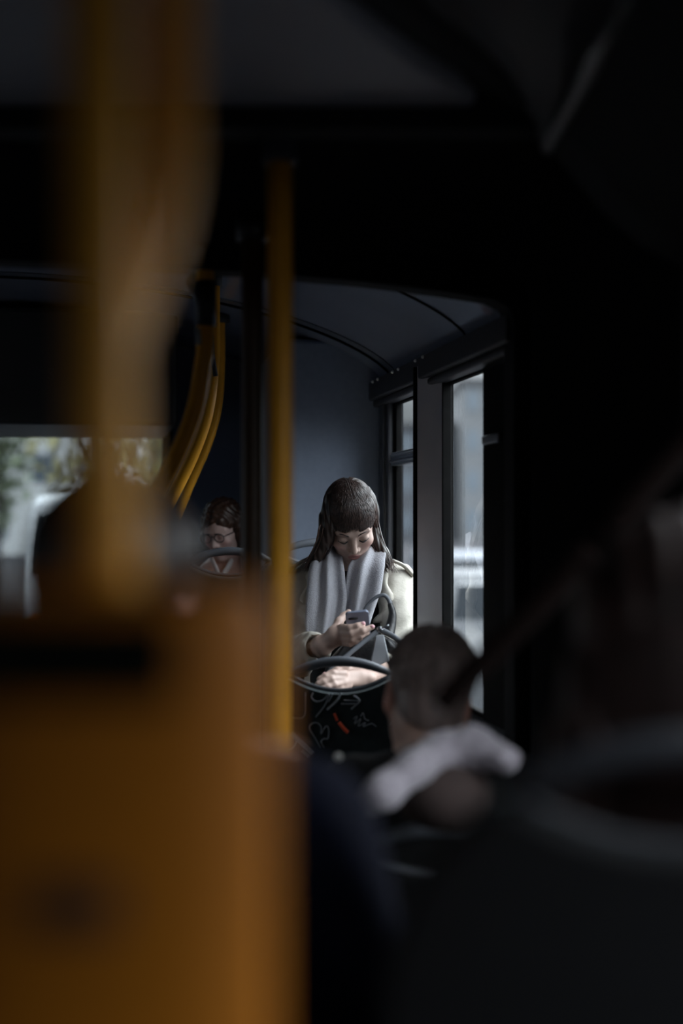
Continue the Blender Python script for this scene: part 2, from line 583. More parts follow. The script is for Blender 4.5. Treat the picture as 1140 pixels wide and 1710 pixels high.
class Head:
    """A head's own axes: x to its picture right, y out of the face, z to the crown."""
    def __init__(s, o, pitch=0, yaw=0, roll=0, scale=1.0, back=False):
        s.o, s.k = np.asarray(o, float), scale
        base = Matrix(((1, 0, 0), (0, -1, 0), (0, 0, 1))).to_4x4() if not back else Matrix.Identity(4)
        rx = Matrix.Rotation(math.radians(pitch) * (1 if not back else -1), 3, 'X')
        rz = Matrix.Rotation(math.radians(yaw), 3, 'Z')
        ry = Matrix.Rotation(math.radians(roll), 3, 'Y')
        s.A = np.array(rz @ ry @ rx @ base.to_3x3())
    def w(s, *p):
        return s.o + s.A @ (np.array(p, float) * s.k)
    def loc(s, X):
        q = [(X[i] - np.float32(s.o[i])) for i in range(3)]
        return [(q[0] * np.float32(s.A[0, i]) + q[1] * np.float32(s.A[1, i]) + q[2] * np.float32(s.A[2, i])) / np.float32(s.k) for i in range(3)]
    def loc_pts(s, V):
        return ((V - s.o) @ s.A) / s.k
    def sdf(s, X):
        L = s.loc(X)
        v = d_ell(L, (0, -.014, .040), (.072, .090, .083))
        v = smin(v, d_ell(L, (0, .028, -.022), (.060, .058, .082)), .03)
        v = smin(v, d_ell(L, (0, .036, -.070), (.044, .042, .038)), .025)
        v = smin(v, d_ell(L, (0, .070, -.098), (.015, .012, .011)), .022)
        for sg in (-1, 1):
            v = smin(v, d_ell(L, (sg * .040, .056, -.024), (.022, .022, .018)), .02)
            v = smax(v, -d_ell(L, (sg * .031, .096, .004), (.020, .016, .012)), .014)
            v = smin(v, d_ell(L, (sg * .031, .0715, .000), (.0155, .0145, .0115)), .004)
            v = smin(v, d_cap(L, (sg * .046, .068, .020), (sg * .014, .080, .017), .007, .0065), .012)
            ear = d_ell(L, (sg * .072, -.004, -.004), (.010, .020, .032))
            ear = smax(ear, -d_ell(L, (sg * .083, .000, .000), (.009, .010, .018)), .004)
            v = smin(v, ear, .006)
        v = smin(v, d_cap(L, (0, .080, .010), (0, .1005, -.031), .0065, .0095), .012)
        for sg in (-1, 1):
            v = smin(v, d_ell(L, (sg * .0115, .0885, -.037), (.0075, .009, .007)), .006)
            v = smax(v, -d_ell(L, (sg * .006, .095, -.0445), (.003, .004, .003)), .002)
        v = smin(v, d_ell(L, (0, .0795, -.0600), (.020, .010, .0050)), .005)
        v = smin(v, d_ell(L, (0, .0785, -.0705), (.017, .010, .0055)), .004)
        return v * s.k
    def add(s, F, k=.02):
        m = .16 * s.k
        return F.op(s.sdf, s.o - m, s.o + m, k, pad=.02)
    def tint(s, base, lip=(.42, .19, .18), blush=(.62, .30, .26)):
        def fn(V):
            L = s.loc_pts(V)
            c = np.tile(np.array(base), (len(V), 1))
            def mix(w, col):
                nonlocal c
                c = c * (1 - w[:, None]) + np.array(col) * w[:, None]
            for sg in (-1, 1):
                d = np.linalg.norm((L - np.array([sg * .042, .07, -.03])) / np.array([.022, .03, .018]), axis=1)
                mix(.55 * np.clip(1.2 - d, 0, 1), blush)
                e = np.linalg.norm((L - np.array([sg * .075, -.004, -.004])) / np.array([.016, .024, .036]), axis=1)
                mix(.6 * np.clip(1.5 - e, 0, 1), (.66, .22, .16))
            d = np.linalg.norm((L - np.array([0, .088, -.0652])) / np.array([.0225, .014, .0105]), axis=1)
            mix(np.clip((1.05 - d) * 5, 0, 1), lip)
            return c
        return fn

SKIN_RGB = (.50, .355, .30)

# ================================================================== THE SETTING
# ---- rear section -------------------------------------------------
b = MB()
b.box((-1.9, -3.0, -.08), (.52, 2.3, 0.0))
struct(b.build('floor', FLOORM))
b = MB()
b.rbox(-1.5, .92, 2.1, 5.6, -.10, .02)
struct(b.build('floor_rear', FLOORM))
b = MB()
b.rbox(-1.5, .90, 3.05, 3.72, .02, .16)
b.rbox(-1.5, .90, 3.72, 5.52, .02, .42)
struct(b.build('floor_podium', FLOORM))

# right wall of the rear section: pieces around the two windows
b = MB()
SO = .928
b.rbox(.90, SO, 2.86, 5.6, -.1, 1.08)
b.rbox(.90, SO, 2.86, 5.6, 1.915, 2.06)
b.rbox(.90, SO, 2.86, 3.23, 1.08, 1.915)
b.rbox(.895, .922, 3.615, 3.70, 1.08, 1.915)
b.rbox(.90, SO, 4.26, 5.6, 1.08, 1.915)
struct(b.build('wall_right', FRAME, smooth=False))
b = MB()
b.prism([(.850, 3.735), (.887, 3.598), (.905, 3.598), (.905, 3.735)], R_S, R_T, (0, 0, .30), 1.665, (0, 0, 1))
struct(b.build('trim_1', COLG, bevel=.005))
b = MB()
b.rbox(.887, .912, 3.596, 3.68, .30, 1.96)
b.rbox(.842, .90, 3.736, 3.746, .30, 1.96)
struct(b.build('trim_14', RUB, bevel=.003))
b = MB()
b.rbox(.852, .905, 2.9, 4.43, 1.925, 1.985)
b.rbox(.866, .905, 2.9, 4.43, 1.905, 1.925)
struct(b.build('trim_2', TRIMG, bevel=.006))

def window(name, t0, t1, z0, z1, bar=True):
    w = struct(thing(name, None, None, R(.93, (t0 + t1) / 2, z0)))
    f = MB()
    s0, s1, wd = .900, .920, .012
    f.rbox(s0, s1, t0 - .01, t0 + wd, z0, z1)
    f.rbox(s0, s1, t1 - wd, t1 + .01, z0, z1)
    f.rbox(s0, s1, t0 + wd, t1 - wd, z0, z0 + wd)
    f.rbox(s0, s1, t0 + wd, t1 - wd, z1 - wd, z1)
    f.build('frame', RUB, w, bevel=.004)
    if bar:
        g = MB()
        g.rbox(.885, .913, t0 + .01, t1 - .01, 1.712, 1.752)
        g.rbox(.878, .89, t0 + .02, t1 - .02, 1.72, 1.728)
        g.rbox(.878, .89, t0 + .02, t1 - .02, 1.737, 1.744)
        g.build('slider_bar', ALU, w, bevel=.003)
    p = MB()
    p.rbox(.914, .918, t0, t1, z0, z1)
    p.build('pane', GLASS, w, smooth=False)
    return w
window('window_1', 3.70, 4.25, 1.08, 1.912)
window('window_2', 3.235, 3.615, 1.08, 1.912, False)
# post cover and the short latch rail between window and bellows
b = MB()
b.rbox(.893, .90, 3.02, 3.228, 1.08, 1.90)
struct(b.build('trim_3', RUB, bevel=.004))
b = MB()
b.rbox(.880, .893, 3.06, 3.19, 1.722, 1.742)
tag(b.build('latch_bar', ALU, bevel=.003), 'short dull metal bar on the dark post right of the tall window', 'latch')
# dark vertical mouldings in the corner beside window 1
b = MB()
b.rbox(.880, .90, 4.262, 4.285, 1.0, 1.92)
b.rbox(.872, .90, 4.30, 4.36, 1.0, 1.92)
struct(b.build('trim_4', mat('slate_moulding', (.05, .053, .062), .5), bevel=.006))

# left wall, back wall with window
b = MB()
b.rbox(-1.6, -1.5, 2.86, 5.6, -.1, 1.08)
b.rbox(-1.6, -1.5, 2.86, 5.6, 1.94, 2.1)
b.rbox(-1.6, -1.5, 2.86, 2.95, 1.08, 1.94)
b.rbox(-1.6, -1.5, 4.25, 5.6, 1.08, 1.94)
struct(b.build('wall_left', NAVYW, smooth=False))
b = MB()
b.rbox(-1.6, -.87, 5.5, 5.6, -.1, 2.4)
b.rbox(.27, 1.0, 5.5, 5.6, -.1, 2.4)
b.rbox(-.87, .27, 5.5, 5.6, -.1, 1.14)
b.rbox(-.87, .27, 5.5, 5.6, 1.92, 2.4)
struct(b.build('wall_back', NAVYW, smooth=False))
w3 = struct(thing('window_3', None, None, R(-.3, 5.55, 1.14)))
f = MB()
f.rbox(-.89, -.85, 5.485, 5.53, 1.12, 1.94)
f.rbox(.25, .29, 5.485, 5.53, 1.12, 1.94)
f.rbox(-.85, .25, 5.485, 5.53, 1.12, 1.16)
f.rbox(-.85, .25, 5.485, 5.53, 1.90, 1.94)
f.build('frame', RUB, w3, bevel=.008)
p = MB()
p.rbox(-.87, .27, 5.545, 5.55, 1.14, 1.92)
p.build('pane', GLASSR, w3, smooth=False)
b = MB()
b.rbox(-1.556, -1.55, 2.95, 4.25, 1.08, 1.94)
struct(b.build('window_8', GLASS, smooth=False))
# engine tower in the right rear corner, behind the woman
b = MB()
b.rbox(.585, .90, 4.43, 5.5, .42, 2.12)
struct(b.build('partition', NAVYW, bevel=.02))

# ceiling of the rear section: arched, glossy
def zc(s):
    u = (s + .30) / 1.21
    return 1.965 + .30 * (1 - abs(u) ** 2.0) ** .62 if abs(u) < 1 else 1.965
SS = np.concatenate([np.linspace(-1.51, -1.1, 12), np.linspace(-1.05, .5, 24), np.linspace(.54, .91, 14)])
b = MB()
rings = []
for t in np.linspace(2.9, 5.6, 12):
    up = [R(s, t, zc(s)) for s in SS]
    rings.append(np.array(up + [R(.95, t, 2.42), R(-1.55, t, 2.42)]))
b.loft(rings)
struct(b.build('ceiling_rear', RCEIL))
def seam(name, t, wid, drop, m):
    b = MB()
    rr = []
    for s in SS:
        z = zc(s)
        rr.append(np.array([R(s, t, z - drop), R(s, t + wid, z - drop), R(s, t + wid, z + .01), R(s, t, z + .01)]))
    b.loft(rr)
    return struct(b.build(name, m, smooth=False))
seam('trim_5', 4.28, .014, .006, RUB)
seam('trim_6', 3.36, .010, .004, RUB)
seam('trim_7', 4.20, .05, .004, mat('ceiling_joint_grey', (.10, .11, .13), .35))
# hatch in the rear ceiling
hatch = thing('ceiling_hatch', 'dark square hatch in the rear ceiling beside the bright pole', 'hatch', R(.32, 3.2, 2.15))
b = MB()
def hz(s, t, z): return R(s, t, zc(s) + z)
hs = np.linspace(.20, .46, 8)
for (ta, tb, drop) in ((2.98, 3.36, -.012),):
    b.loft([np.array([hz(s, ta, drop), hz(s, tb, drop), hz(s, tb, .004), hz(s, ta, .004)]) for s in hs])
b.build('hatch_lid', mat('hatch_grey', (.05, .052, .06), .4), hatch, smooth=False)
b = MB()
for s0, s1, ta, tb in ((.18, .20, 2.96, 3.38), (.46, .48, 2.96, 3.38), (.2, .46, 3.36, 3.38)):
    b.loft([np.array([hz(s, ta, -.018), hz(s, tb, -.018), hz(s, tb, .004), hz(s, ta, .004)]) for s in np.linspace(s0, s1, 6)])
b.build('hatch_frame', RUB, hatch, smooth=False)

# small bright screws along the ceiling cove
for t in (3.66, 3.75, 3.97, 4.05, 4.27, 4.35):
    q = R(.850, t, 1.978)
    b = MB()
    b.ball(q, (.0050, .0050, .0045))
    tag(b.build('screw_head', CHROME), 'tiny bright screw in the ceiling cove above the small window', 'screw', 'screws along the ceiling cove')

# dark box over the rear window with faint lettering
box = thing('overhead_display_box', 'dark overhead box with faint letters above the rear window', 'overhead box', R(-.3, 4.75, 1.86))
b = MB()
b.rbox(-.92, .27, 4.72, 5.5, 1.858, 2.24)
b.build('housing', mat('overhead_box_black', (.022, .022, .022), .5, var=.1), box, bevel=.02)
def letters(txt, loc, size, m, parent, rotz, name='lettering'):
    c = bpy.data.curves.new(name, 'FONT')
    c.body, c.size, c.extrude, c.align_x, c.align_y = txt, size, .0006, 'CENTER', 'CENTER'
    tmp = bpy.data.objects.new('tmp_text', c)
    COL.objects.link(tmp)
    bpy.context.view_layer.update()
    me = bpy.data.meshes.new_from_object(tmp.evaluated_get(bpy.context.evaluated_depsgraph_get()))
    me.name = name
    bpy.data.objects.remove(tmp)
    o = bpy.data.objects.new(name, me)
    me.materials.clear()
    me.materials.append(m)
    COL.objects.link(o)
    o.location = Vector(loc)
    o.rotation_euler = (math.radians(90), 0, rotz)
    if parent is not None:
        bpy.context.view_layer.update()
        o.parent = parent
        o.matrix_parent_inverse = parent.matrix_world.inverted()
    return o
LET = mat('faint_lettering', (.055, .052, .045), .5)
for ch, px, py, sz in (('S', 85, 625, .055), ('S', 195, 588, .07), ('S', 193, 628, .05), ('S', 221, 628, .055)):
    # on the front face t = 4.719
    k = (px - 570) / F_PX
    # solve s for x = k*y on the plane
    t = 4.717
    s_ = (k * R_T[1] * t - R_T[0] * t) / (R_S[0] - k * R_S[1])
    q = R(s_, t, 0)
    q[2] = P(px, py, q[1] / FWD[1])[2]
    letters(ch, q, sz, LET, box, TH)

# ---- articulated joint: bellows between the two sections --------------------------------
def u_section(half, ztop, zb, rc, n=7):
    """Inverted U from right foot over the top to the left foot, in (lateral, z)."""
    pts = [(half, zb), (half, zb + (ztop - rc - zb) * .33), (half, zb + (ztop - rc - zb) * .66)]
    for a in np.linspace(0, math.pi / 2, n):
        pts.append((half - rc + rc * math.cos(a), ztop - rc + rc * math.sin(a)))
    pts += [(half * x, ztop) for x in (.5, 0, -.5)]
    for a in np.linspace(math.pi / 2, math.pi, n):
        pts.append((-half + rc + rc * math.cos(a), ztop - rc + rc * math.sin(a)))
    pts += [(-half, zb + (ztop - rc - zb) * .66), (-half, zb)]
    return pts
b = MB()
rings = []
NF = 23
for i in range(NF):
    u = i / (NF - 1)
    th = TH * u
    c = np.array([-.69, 2.12, 0]) * (1 - u) + R(-.30, 2.90, 0) * u
    rs, z = np.array([math.cos(th), math.sin(th), 0]), np.array([0, 0, 1.0])
    ex = .045 if i % 2 else 0.0
    rings.append(np.array([c + rs * p[0] + z * p[1] for p in u_section(1.20 + ex, 2.135 - .035 * u + ex, -.05, .14)]))
b.loft(rings, closed=False)
bel = struct(b.build('wall_bellows', BELL, smooth=False))
so = bel.modifiers.new('thick', 'SOLIDIFY')
so.thickness = -.012
# front hoop and rear hoop of the joint
def hoop(name, c, rs, at, half, ztop, rc, th, wid, m, inn=None):
    inn = inn or u_section(half, ztop, -.05, rc)
    out = [(p[0] + math.copysign(th, p[0]) * (abs(p[0]) > half * .93), p[1] + th * (abs(p[0]) < half * .97)) for p in inn]
    b = MB()
    rr = []
    for p, q in zip(inn, out):
        rr.append(np.array([c + rs * p[0] + np.array([0, 0, p[1]]), c + rs * q[0] + np.array([0, 0, q[1]]),
                            c + at * wid + rs * q[0] + np.array([0, 0, q[1]]), c + at * wid + rs * p[0] + np.array([0, 0, p[1]])]))
    b.loft(rr)
    return struct(b.build(name, m, bevel=.006))
hoop('trim_8', np.array([-.69, 2.06, 0]), np.array([1.0, 0, 0]), np.array([0, 1.0, 0]), 1.20, 2.118, .16, .10, .07, BELL)
hoop('trim_9', R(-.30, 2.88, 0), R_S, R_T, 1.165, 2.062, .15, .30, .08, BELL,
     [(1.165, -.05), (1.165, 1.0), (1.165, 1.96), (1.155, 1.995), (1.12, 2.012), (1.00, 2.026), (.85, 2.040), (.60, 2.054), (.3, 2.060), (0, 2.062),
      (-.3, 2.060), (-.6, 2.054), (-.85, 2.04), (-1.0, 2.026), (-1.12, 2.012), (-1.155, 1.995), (-1.165, 1.96), (-1.165, 1.0), (-1.165, -.05)])

# ---- front section -------------------------------------------------
b = MB()
pts = [(-1.95, -3.0), (-.30, -3.0), (-.30, .85), (-.20, 1.22), (-.10, 1.48), (.02, 1.72), (.11, 1.90), (.19, 2.03), (.20, 2.10), (-1.95, 2.10)]
b.prism([(p[0], p[1]) for p in pts], (1, 0, 0), (0, 1, 0), (0, 0, 2.15), .10, (0, 0, 1))
struct(b.build('ceiling', GREY, bevel=.012))
# cove between ceiling and right wall: dark filler, lighter panel, added highlight strip on the ridge, dark sloping panel
def edge_x(y):
    return float(np.interp(y, [-3, .85, 1.22, 1.48, 1.72, 1.90, 2.03, 2.10], [-.30, -.30, -.20, -.10, .02, .11, .19, .20]))
def mid_x(y):
    a = edge_x(y)
    return a + (.295 - a) * float(np.interp(y, [.8, 1.59, 2.1], [.30, .41, .83]))
YS = np.linspace(-3, 2.10, 40)
b = MB()
b.loft([np.array([(edge_x(y) - .01, y, 2.21), (edge_x(y) + .01, y, 2.168), ((edge_x(y) + mid_x(y)) / 2, y, 2.150), (mid_x(y), y, 2.132), (mid_x(y), y, 2.21)]) for y in YS])
struct(b.build('trim_10', BELL))
b = MB()
b.loft([np.array([(mid_x(y), y, 2.20), (mid_x(y), y, 2.130), (mid_x(y) * .6 + .118, y, 2.124), (mid_x(y) * .25 + .221, y, 2.112), (.295, y, 2.100), (.300, y, 2.20)]) for y in YS])
struct(b.build('trim_11', COVE))
b = MB()
b.tube([(.304, y, 2.099) for y in np.linspace(1.62, 2.10, 12)], np.interp(np.linspace(0, 1, 12), [0, .2, 1], [.002, .008, .0095]), 14)
struct(b.build('added_highlight_strip', mat('ridge_highlight_grey', (.16, .15, .15), .28)))  # strip added to draw the bright highlight along the ridge
b = MB()
b.loft([np.array([(.308, y, 2.20), (.308, y, 2.096), (.38, y, 2.01), (.44, y, 1.955), (.512, y, 1.92), (.512, y, 2.20)]) for y in YS])
struct(b.build('trim_13', BELL))
b = MB()
b.box((.51, -3.0, -.1), (.56, 2.12, 1.05))
b.box((.51, -3.0, 1.75), (.56, .98, 2.2))
b.box((.51, .98, 1.90), (.56, 2.12, 2.2))
b.box((.51, -3.0, 1.05), (.56, -1.35, 1.75))
b.box((.51, 1.82, 1.05), (.56, 2.12, 1.90))
b.box((.51, .95, 1.05), (.56, 1.0, 1.90))
struct(b.build('wall_right_front', TRIMG, smooth=False))
b = MB()
b.box((-1.99, -3.0, -.1), (-1.89, 2.12, 1.05))
b.box((-1.99, -3.0, 1.95), (-1.89, 2.12, 2.2))
b.box((-1.99, -3.0, 1.05), (-1.89, -1.35, 1.95))
b.box((-1.99, .95, 1.05), (-1.89, 2.12, 1.95))
struct(b.build('wall_left_front', TRIMG, smooth=False))
b = MB()
b.box((-1.99, -3.1, -.1), (-1.64, -3.0, 2.25))
b.box((.26, -3.1, -.1), (.61, -3.0, 2.25))
b.box((-1.64, -3.1, -.1), (.26, -3.0, .75))
b.box((-1.64, -3.1, 2.10), (.26, -3.0, 2.25))
struct(b.build('wall_front', TRIMG, smooth=False))
b = MB()
b.box((-1.945, -1.35, 1.05), (-1.939, .95, 1.95))
struct(b.build('window_5', GLASSD, smooth=False))
b = MB()
b.box((-1.64, -3.05, .75), (.26, -3.044, 2.10))
struct(b.build('window_6', GLASSD, smooth=False))
b = MB()
b.box((.540, -1.35, 1.05), (.546, .95, 1.75))
struct(b.build('window_4', GLASSF, smooth=False))
b = MB()
b.box((.540, 1.0, 1.05), (.546, 1.82, 1.90))
struct(b.build('window_7', glass_mat('light_tinted_glass', (.80, .815, .82)), smooth=False))

# ================================================================== POLES AND VALIDATOR
def floor_z(p):
    return 0.0
# the near straight pole
q = P(180, 855, .66)
pole = thing('grab_pole', 'thick blurred yellow pole rising behind the ticket validator', 'pole', (q[0], q[1], 0))
b = MB()
b.tube([(q[0] - .006 * (z - 1.55) / .3, q[1], z) for z in np.linspace(.0, 2.15, 14)], .0150, 24)
b.build('tube', YEL, pole)
b = MB()
b.tube([(q[0], q[1], 0), (q[0], q[1], .02)], .04, 24)
b.build('floor_flange', BLK, pole)
# ticket validator on the pole
vz0, vz1 = 1.235, 1.522
vx, vy = -.0965, .555
val = thing('ticket_validator', 'big blurred yellow ticket validator box mounted on the nearest pole', 'ticket validator', (vx, .60, vz0))
def val_outline(hw, hb, ch):
    return [(-hw, .06), (-hw, ch * .6), (-hw + ch, 0), (hw - ch, 0), (hw, ch * .6), (hw, .06)]
b = MB()
rings = []
for z, sc in ((vz0, .93), (vz0 + .012, 1.0), (1.46, 1.0), (1.500, 1.0), (1.514, .97), (vz1, .88)):
    rings.append(np.array([(vx + x * sc, vy + .002 + (y + (1 - sc) * .03), z) for x, y in val_outline(.0685, .06, .033)]))
b.loft(rings)
body = b.build('casing', ORG, val, bevel=.006, seg=3)
b = MB()
b.box((-.150, vy - .0015, 1.478), (-.0635, vy + .004, 1.5135))
b.build('display', mat('validator_display_black', (.003, .0035, .002), .7, spec=.1), val, bevel=.0015)
b = MB()
b.box((-.123, vy - .001, 1.388), (-.087, vy + .003, 1.409))
b.build('ticket_slot', mat('slot_dark_brown', (.05, .018, .006), .6), val, bevel=.002)
b = MB()
b.tube([(q[0], q[1], 1.30), (q[0], q[1], 1.34)], .023, 24)
b.box((q[0] - .02, vy + .055, 1.305), (q[0] + .02, q[1] - .01, 1.335))
b.build('clamp', BLK, val, bevel=.003)

# bent grab bars: one near, three in the rear section
def bent_bar(name, label, pix, r, top_z, group, tagged=False, clampm=BLK, foot=None):
    pts = [P(*p) for p in pix]
    top = pts[0].copy()
    top[2] = top_z
    path = [top] + pts
    if foot is not None:
        path += foot
    path = smooth_path(path, 10)
    g = thing(name, label, 'grab bar', path[-1], group)
    b = MB()
    b.tube(path, r, 20)
    b.build('tube', YEL, g)
    b = MB()
    n = 6
    b.tube([path[0] + np.array([0, 0, .0]), path[0] - np.array([0, 0, .03])], r * 2.1, 20)
    b.build('ceiling_flange', clampm, g)
    return g, path
def foot_of(p, z=0.0, dx=-.10):
    a = np.array(p)
    x = a[0] - .075
    return [a + np.array([-.052, .01, -.13]), np.array([x, a[1] + .01, a[2] - .34]), np.array([x, a[1] + .01, .95]), np.array([x, a[1] + .01, z])]
bar_pix = [(287, 120, .72), (286, 260, .72), (268, 370, .71), (232, 470, .69), (190, 575, .665)]
bent_bar('bent_grab_bar', 'blurred bent yellow bar joining the nearest straight pole from the right', bar_pix, .0118, 2.15, 'bent yellow grab bars')
rear_bars = (
    ('nearest and thickest of the three bent yellow bars before the rear wall', [(342, 560, 2.9), (338, 610, 2.9), (326, 680, 2.9), (300, 750, 2.9), (270, 810, 2.9), (247, 862, 2.9)], .0180),
    ('middle one of the three bent yellow bars before the rear wall', [(357, 540, 3.7), (356, 610, 3.7), (346, 690, 3.7), (322, 760, 3.7), (292, 822, 3.7), (270, 866, 3.7)], .0158),
    ('farthest and thinnest of the three bent yellow bars before the rear wall', [(368, 520, 4.5), (368, 610, 4.5), (363, 680, 4.5), (347, 740, 4.5), (323, 796, 4.5), (302, 846, 4.5)], .0145))
for lab, pix, r in rear_bars:
    e = P(*pix[-1])
    s_ = P(*pix[0])
    ss = s_ @ R_S
    fz = .16 if pix[0][2] < 3.6 else .42
    if pix[0][2] < 2.95: fz = .02
    d_ = pix[0][2]
    g, path = bent_bar('bent_grab_bar', lab, pix, r, zc(ss) + .0, 'bent yellow grab bars', foot=foot_of(e, fz, -.22 if d_ > 4 else -.10))
    d = pix[0][2]
    b = MB()
    if d < 3:
        b.tube([P(343, 470, d), P(343, 545, d)], .021, 16)
        b.build('sleeve', BLK, g)
        b = MB()
        b.tube([P(330, 548, d - .03), P(332, 575, d - .03)], .0055, 10)
        b.build('tag', mat('pale_tag', (.35, .36, .33), .5), g)
    else:
        b.tube([P(pix[0][0], 440, d), P(pix[0][0], 478, d)], r * 1.4, 16)
        b.build('sleeve', BLK, g)
        if d < 4:
            b = MB()
            b.tube([P(353, 560, d - .02), P(355, 595, d - .02), P(360, 628, d - .02)], .006, 10)
            b.build('clip', BLK, g)
# dark ceiling rail that carries them
b = MB()
b.tube(smooth_path([R(.20, 2.95, 2.04), R(.28, 3.6, 2.06), R(.36, 4.40, 2.09)], 6), .017, 14)
tag(b.build('ceiling_rail', BLK), 'black ceiling rail above the three bent yellow bars', 'rail')

# straight poles at the joint
q = P(467, 855, 2.2)
g = thing('grab_pole', 'bright slim straight yellow pole left of the woman with the phone', 'pole', (q[0], q[1], 0.0))
b = MB()
b.tube([(q[0], q[1], z) for z in np.linspace(0.0, 2.125, 12)], .0195, 24)
b.build('tube', YEL, g)
b = MB()
b.box((q[0] - .026, q[1] - .026, 2.10), (q[0] + .026, q[1] + .026, 2.155))
b.build('ceiling_mount', mat('navy_mount', (.02, .022, .032), .5), g, bevel=.005)
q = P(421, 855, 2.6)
g = thing('shaded_pole', 'pole in painted shade just left of the slim bright yellow pole', 'pole', (q[0], q[1], -.05))
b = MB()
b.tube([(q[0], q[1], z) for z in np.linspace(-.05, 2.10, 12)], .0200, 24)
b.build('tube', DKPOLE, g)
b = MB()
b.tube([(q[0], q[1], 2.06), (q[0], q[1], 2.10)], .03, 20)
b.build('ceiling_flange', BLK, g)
# slanted bar before the man's ear, its deep shade put into the colour
pts = smooth_path([P(985, 918, 1.62), P(905, 1006, 1.62), P(835, 1076, 1.62), P(775, 1136, 1.62), P(734, 1180, 1.62)], 8)
g = thing('slanted_grab_bar', 'slanted bar in painted shade crossing in front of the short-haired man', 'grab bar', pts[-1])
b = MB()
b.tube(pts, np.linspace(.0165, .0140, len(pts)), 18)
b.build('tube', mat('shaded_bar_coating', (.004, .0018, .0014), .85, spec=.06), g)
b = MB()
up = (pts[0] - pts[6]) / np.linalg.norm(pts[0] - pts[6])
end = pts[0] + up * ((.500 - pts[0][0]) / up[0])
b.tube(np.linspace(pts[0], end, 6), .0160, 18)
b.tube([end - [.004, 0, 0], (.509, end[1], end[2])], .03, 18)
b.build('wall_bracket', mat('shaded_bar_coating', (0, 0, 0)), g)

# ================================================================== SEATS
def make_seat(name, label, ring_c, yaw, floor, group, fabric=FAB, strokes=None, ringm=None):
    """ring_c: centre of the lens-shaped grab ring on top of the backrest; yaw 0 faces the camera (-Y)."""
    M = Matrix.Rotation(yaw, 3, 'Z')
    o = np.asarray(ring_c, float)
    def T(x, y, z): return o + np.array(M @ Vector((x, y, z)))
    ex, ey, ez = T(1, 0, 0) - o, T(0, 1, 0) - o, np.array([0, 0, 1.0])
    base = T(0, -.22, 0)
    base[2] = floor
    g = thing(name, label, 'seat', base, group)
    hw = .118
    lowarc = [(x, -.034 * (1 - (x / hw) ** 2) - .006) for x in np.linspace(-hw, hw, 13)]
    right = [(hw + .012, -.006), (.15, -.022), (.18, -.055), (.202, -.105), (.21, -.18), (.212, -.40), (.20, -.60)]
    out = [(-x, z) for x, z in reversed(right)] + lowarc + right
    b = MB()
    b.prism(out, ex, ez, T(0, -.052, 0), .050, ey)
    if strokes:
        for pts, r, mi in strokes:
            L = smooth_path([T(x, -.0535, z) for x, z in pts], 6) if len(pts) > 2 else np.array([T(x, -.0535, z) for x, z in pts])
            b.tube(L, r, 8, mi=mi, flat=(1, 1))
    br = b.build('backrest', None, g, slots=[fabric, PALE, REDM], bevel=.010)
    b = MB()
    b.prism([(x * 1.03, z + .002) for x, z in out], ex, ez, T(0, -.002, 0), .020, ey)
    b.build('back_shell', SHELL, br, bevel=.008)
    b = MB()
    up = [T(x, .0, .030 * (1 - (x / (hw + .004)) ** 2) + .004) for x in np.linspace(-hw - .004, hw + .004, 17)]
    b.tube(up, np.interp(np.linspace(-1, 1, 17), [-1, -.7, 0, .7, 1], [.007, .0105, .0125, .0105, .007]), 16)
    lo_ = [T(x, -.002, -.034 * (1 - (x / hw) ** 2) - .002) for x in np.linspace(-hw - .004, hw + .004, 17)]
    b.tube(lo_, .0055, 12)
    b.build('grab_ring', ringm or RINGM, g)
    b = MB()
    b.prism([(-.20, -.44), (.20, -.44), (.212, -.40), (.212, -.05), (-.212, -.05), (-.212, -.40)], ex, ey, T(0, 0, -.62), .08, ez)
    b.build('cushion', fabric, g, bevel=.02)
    b = MB()
    zc_ = o[2] - .62
    b.prism([(-.17, -.38), (.17, -.38), (.17, -.06), (-.17, -.06)], ex, ey, T(0, 0, -.645), .03, ez)
    if zc_ - floor > .08:
        b.prism([(-.06, -.30), (.06, -.30), (.06, -.14), (-.06, -.14)], ex, ey, np.array([*T(0, 0, 0)[:2], floor]), zc_ - .02 - floor, ez)
    b.build('pedestal', SHELL, g, bevel=.01)
    return g

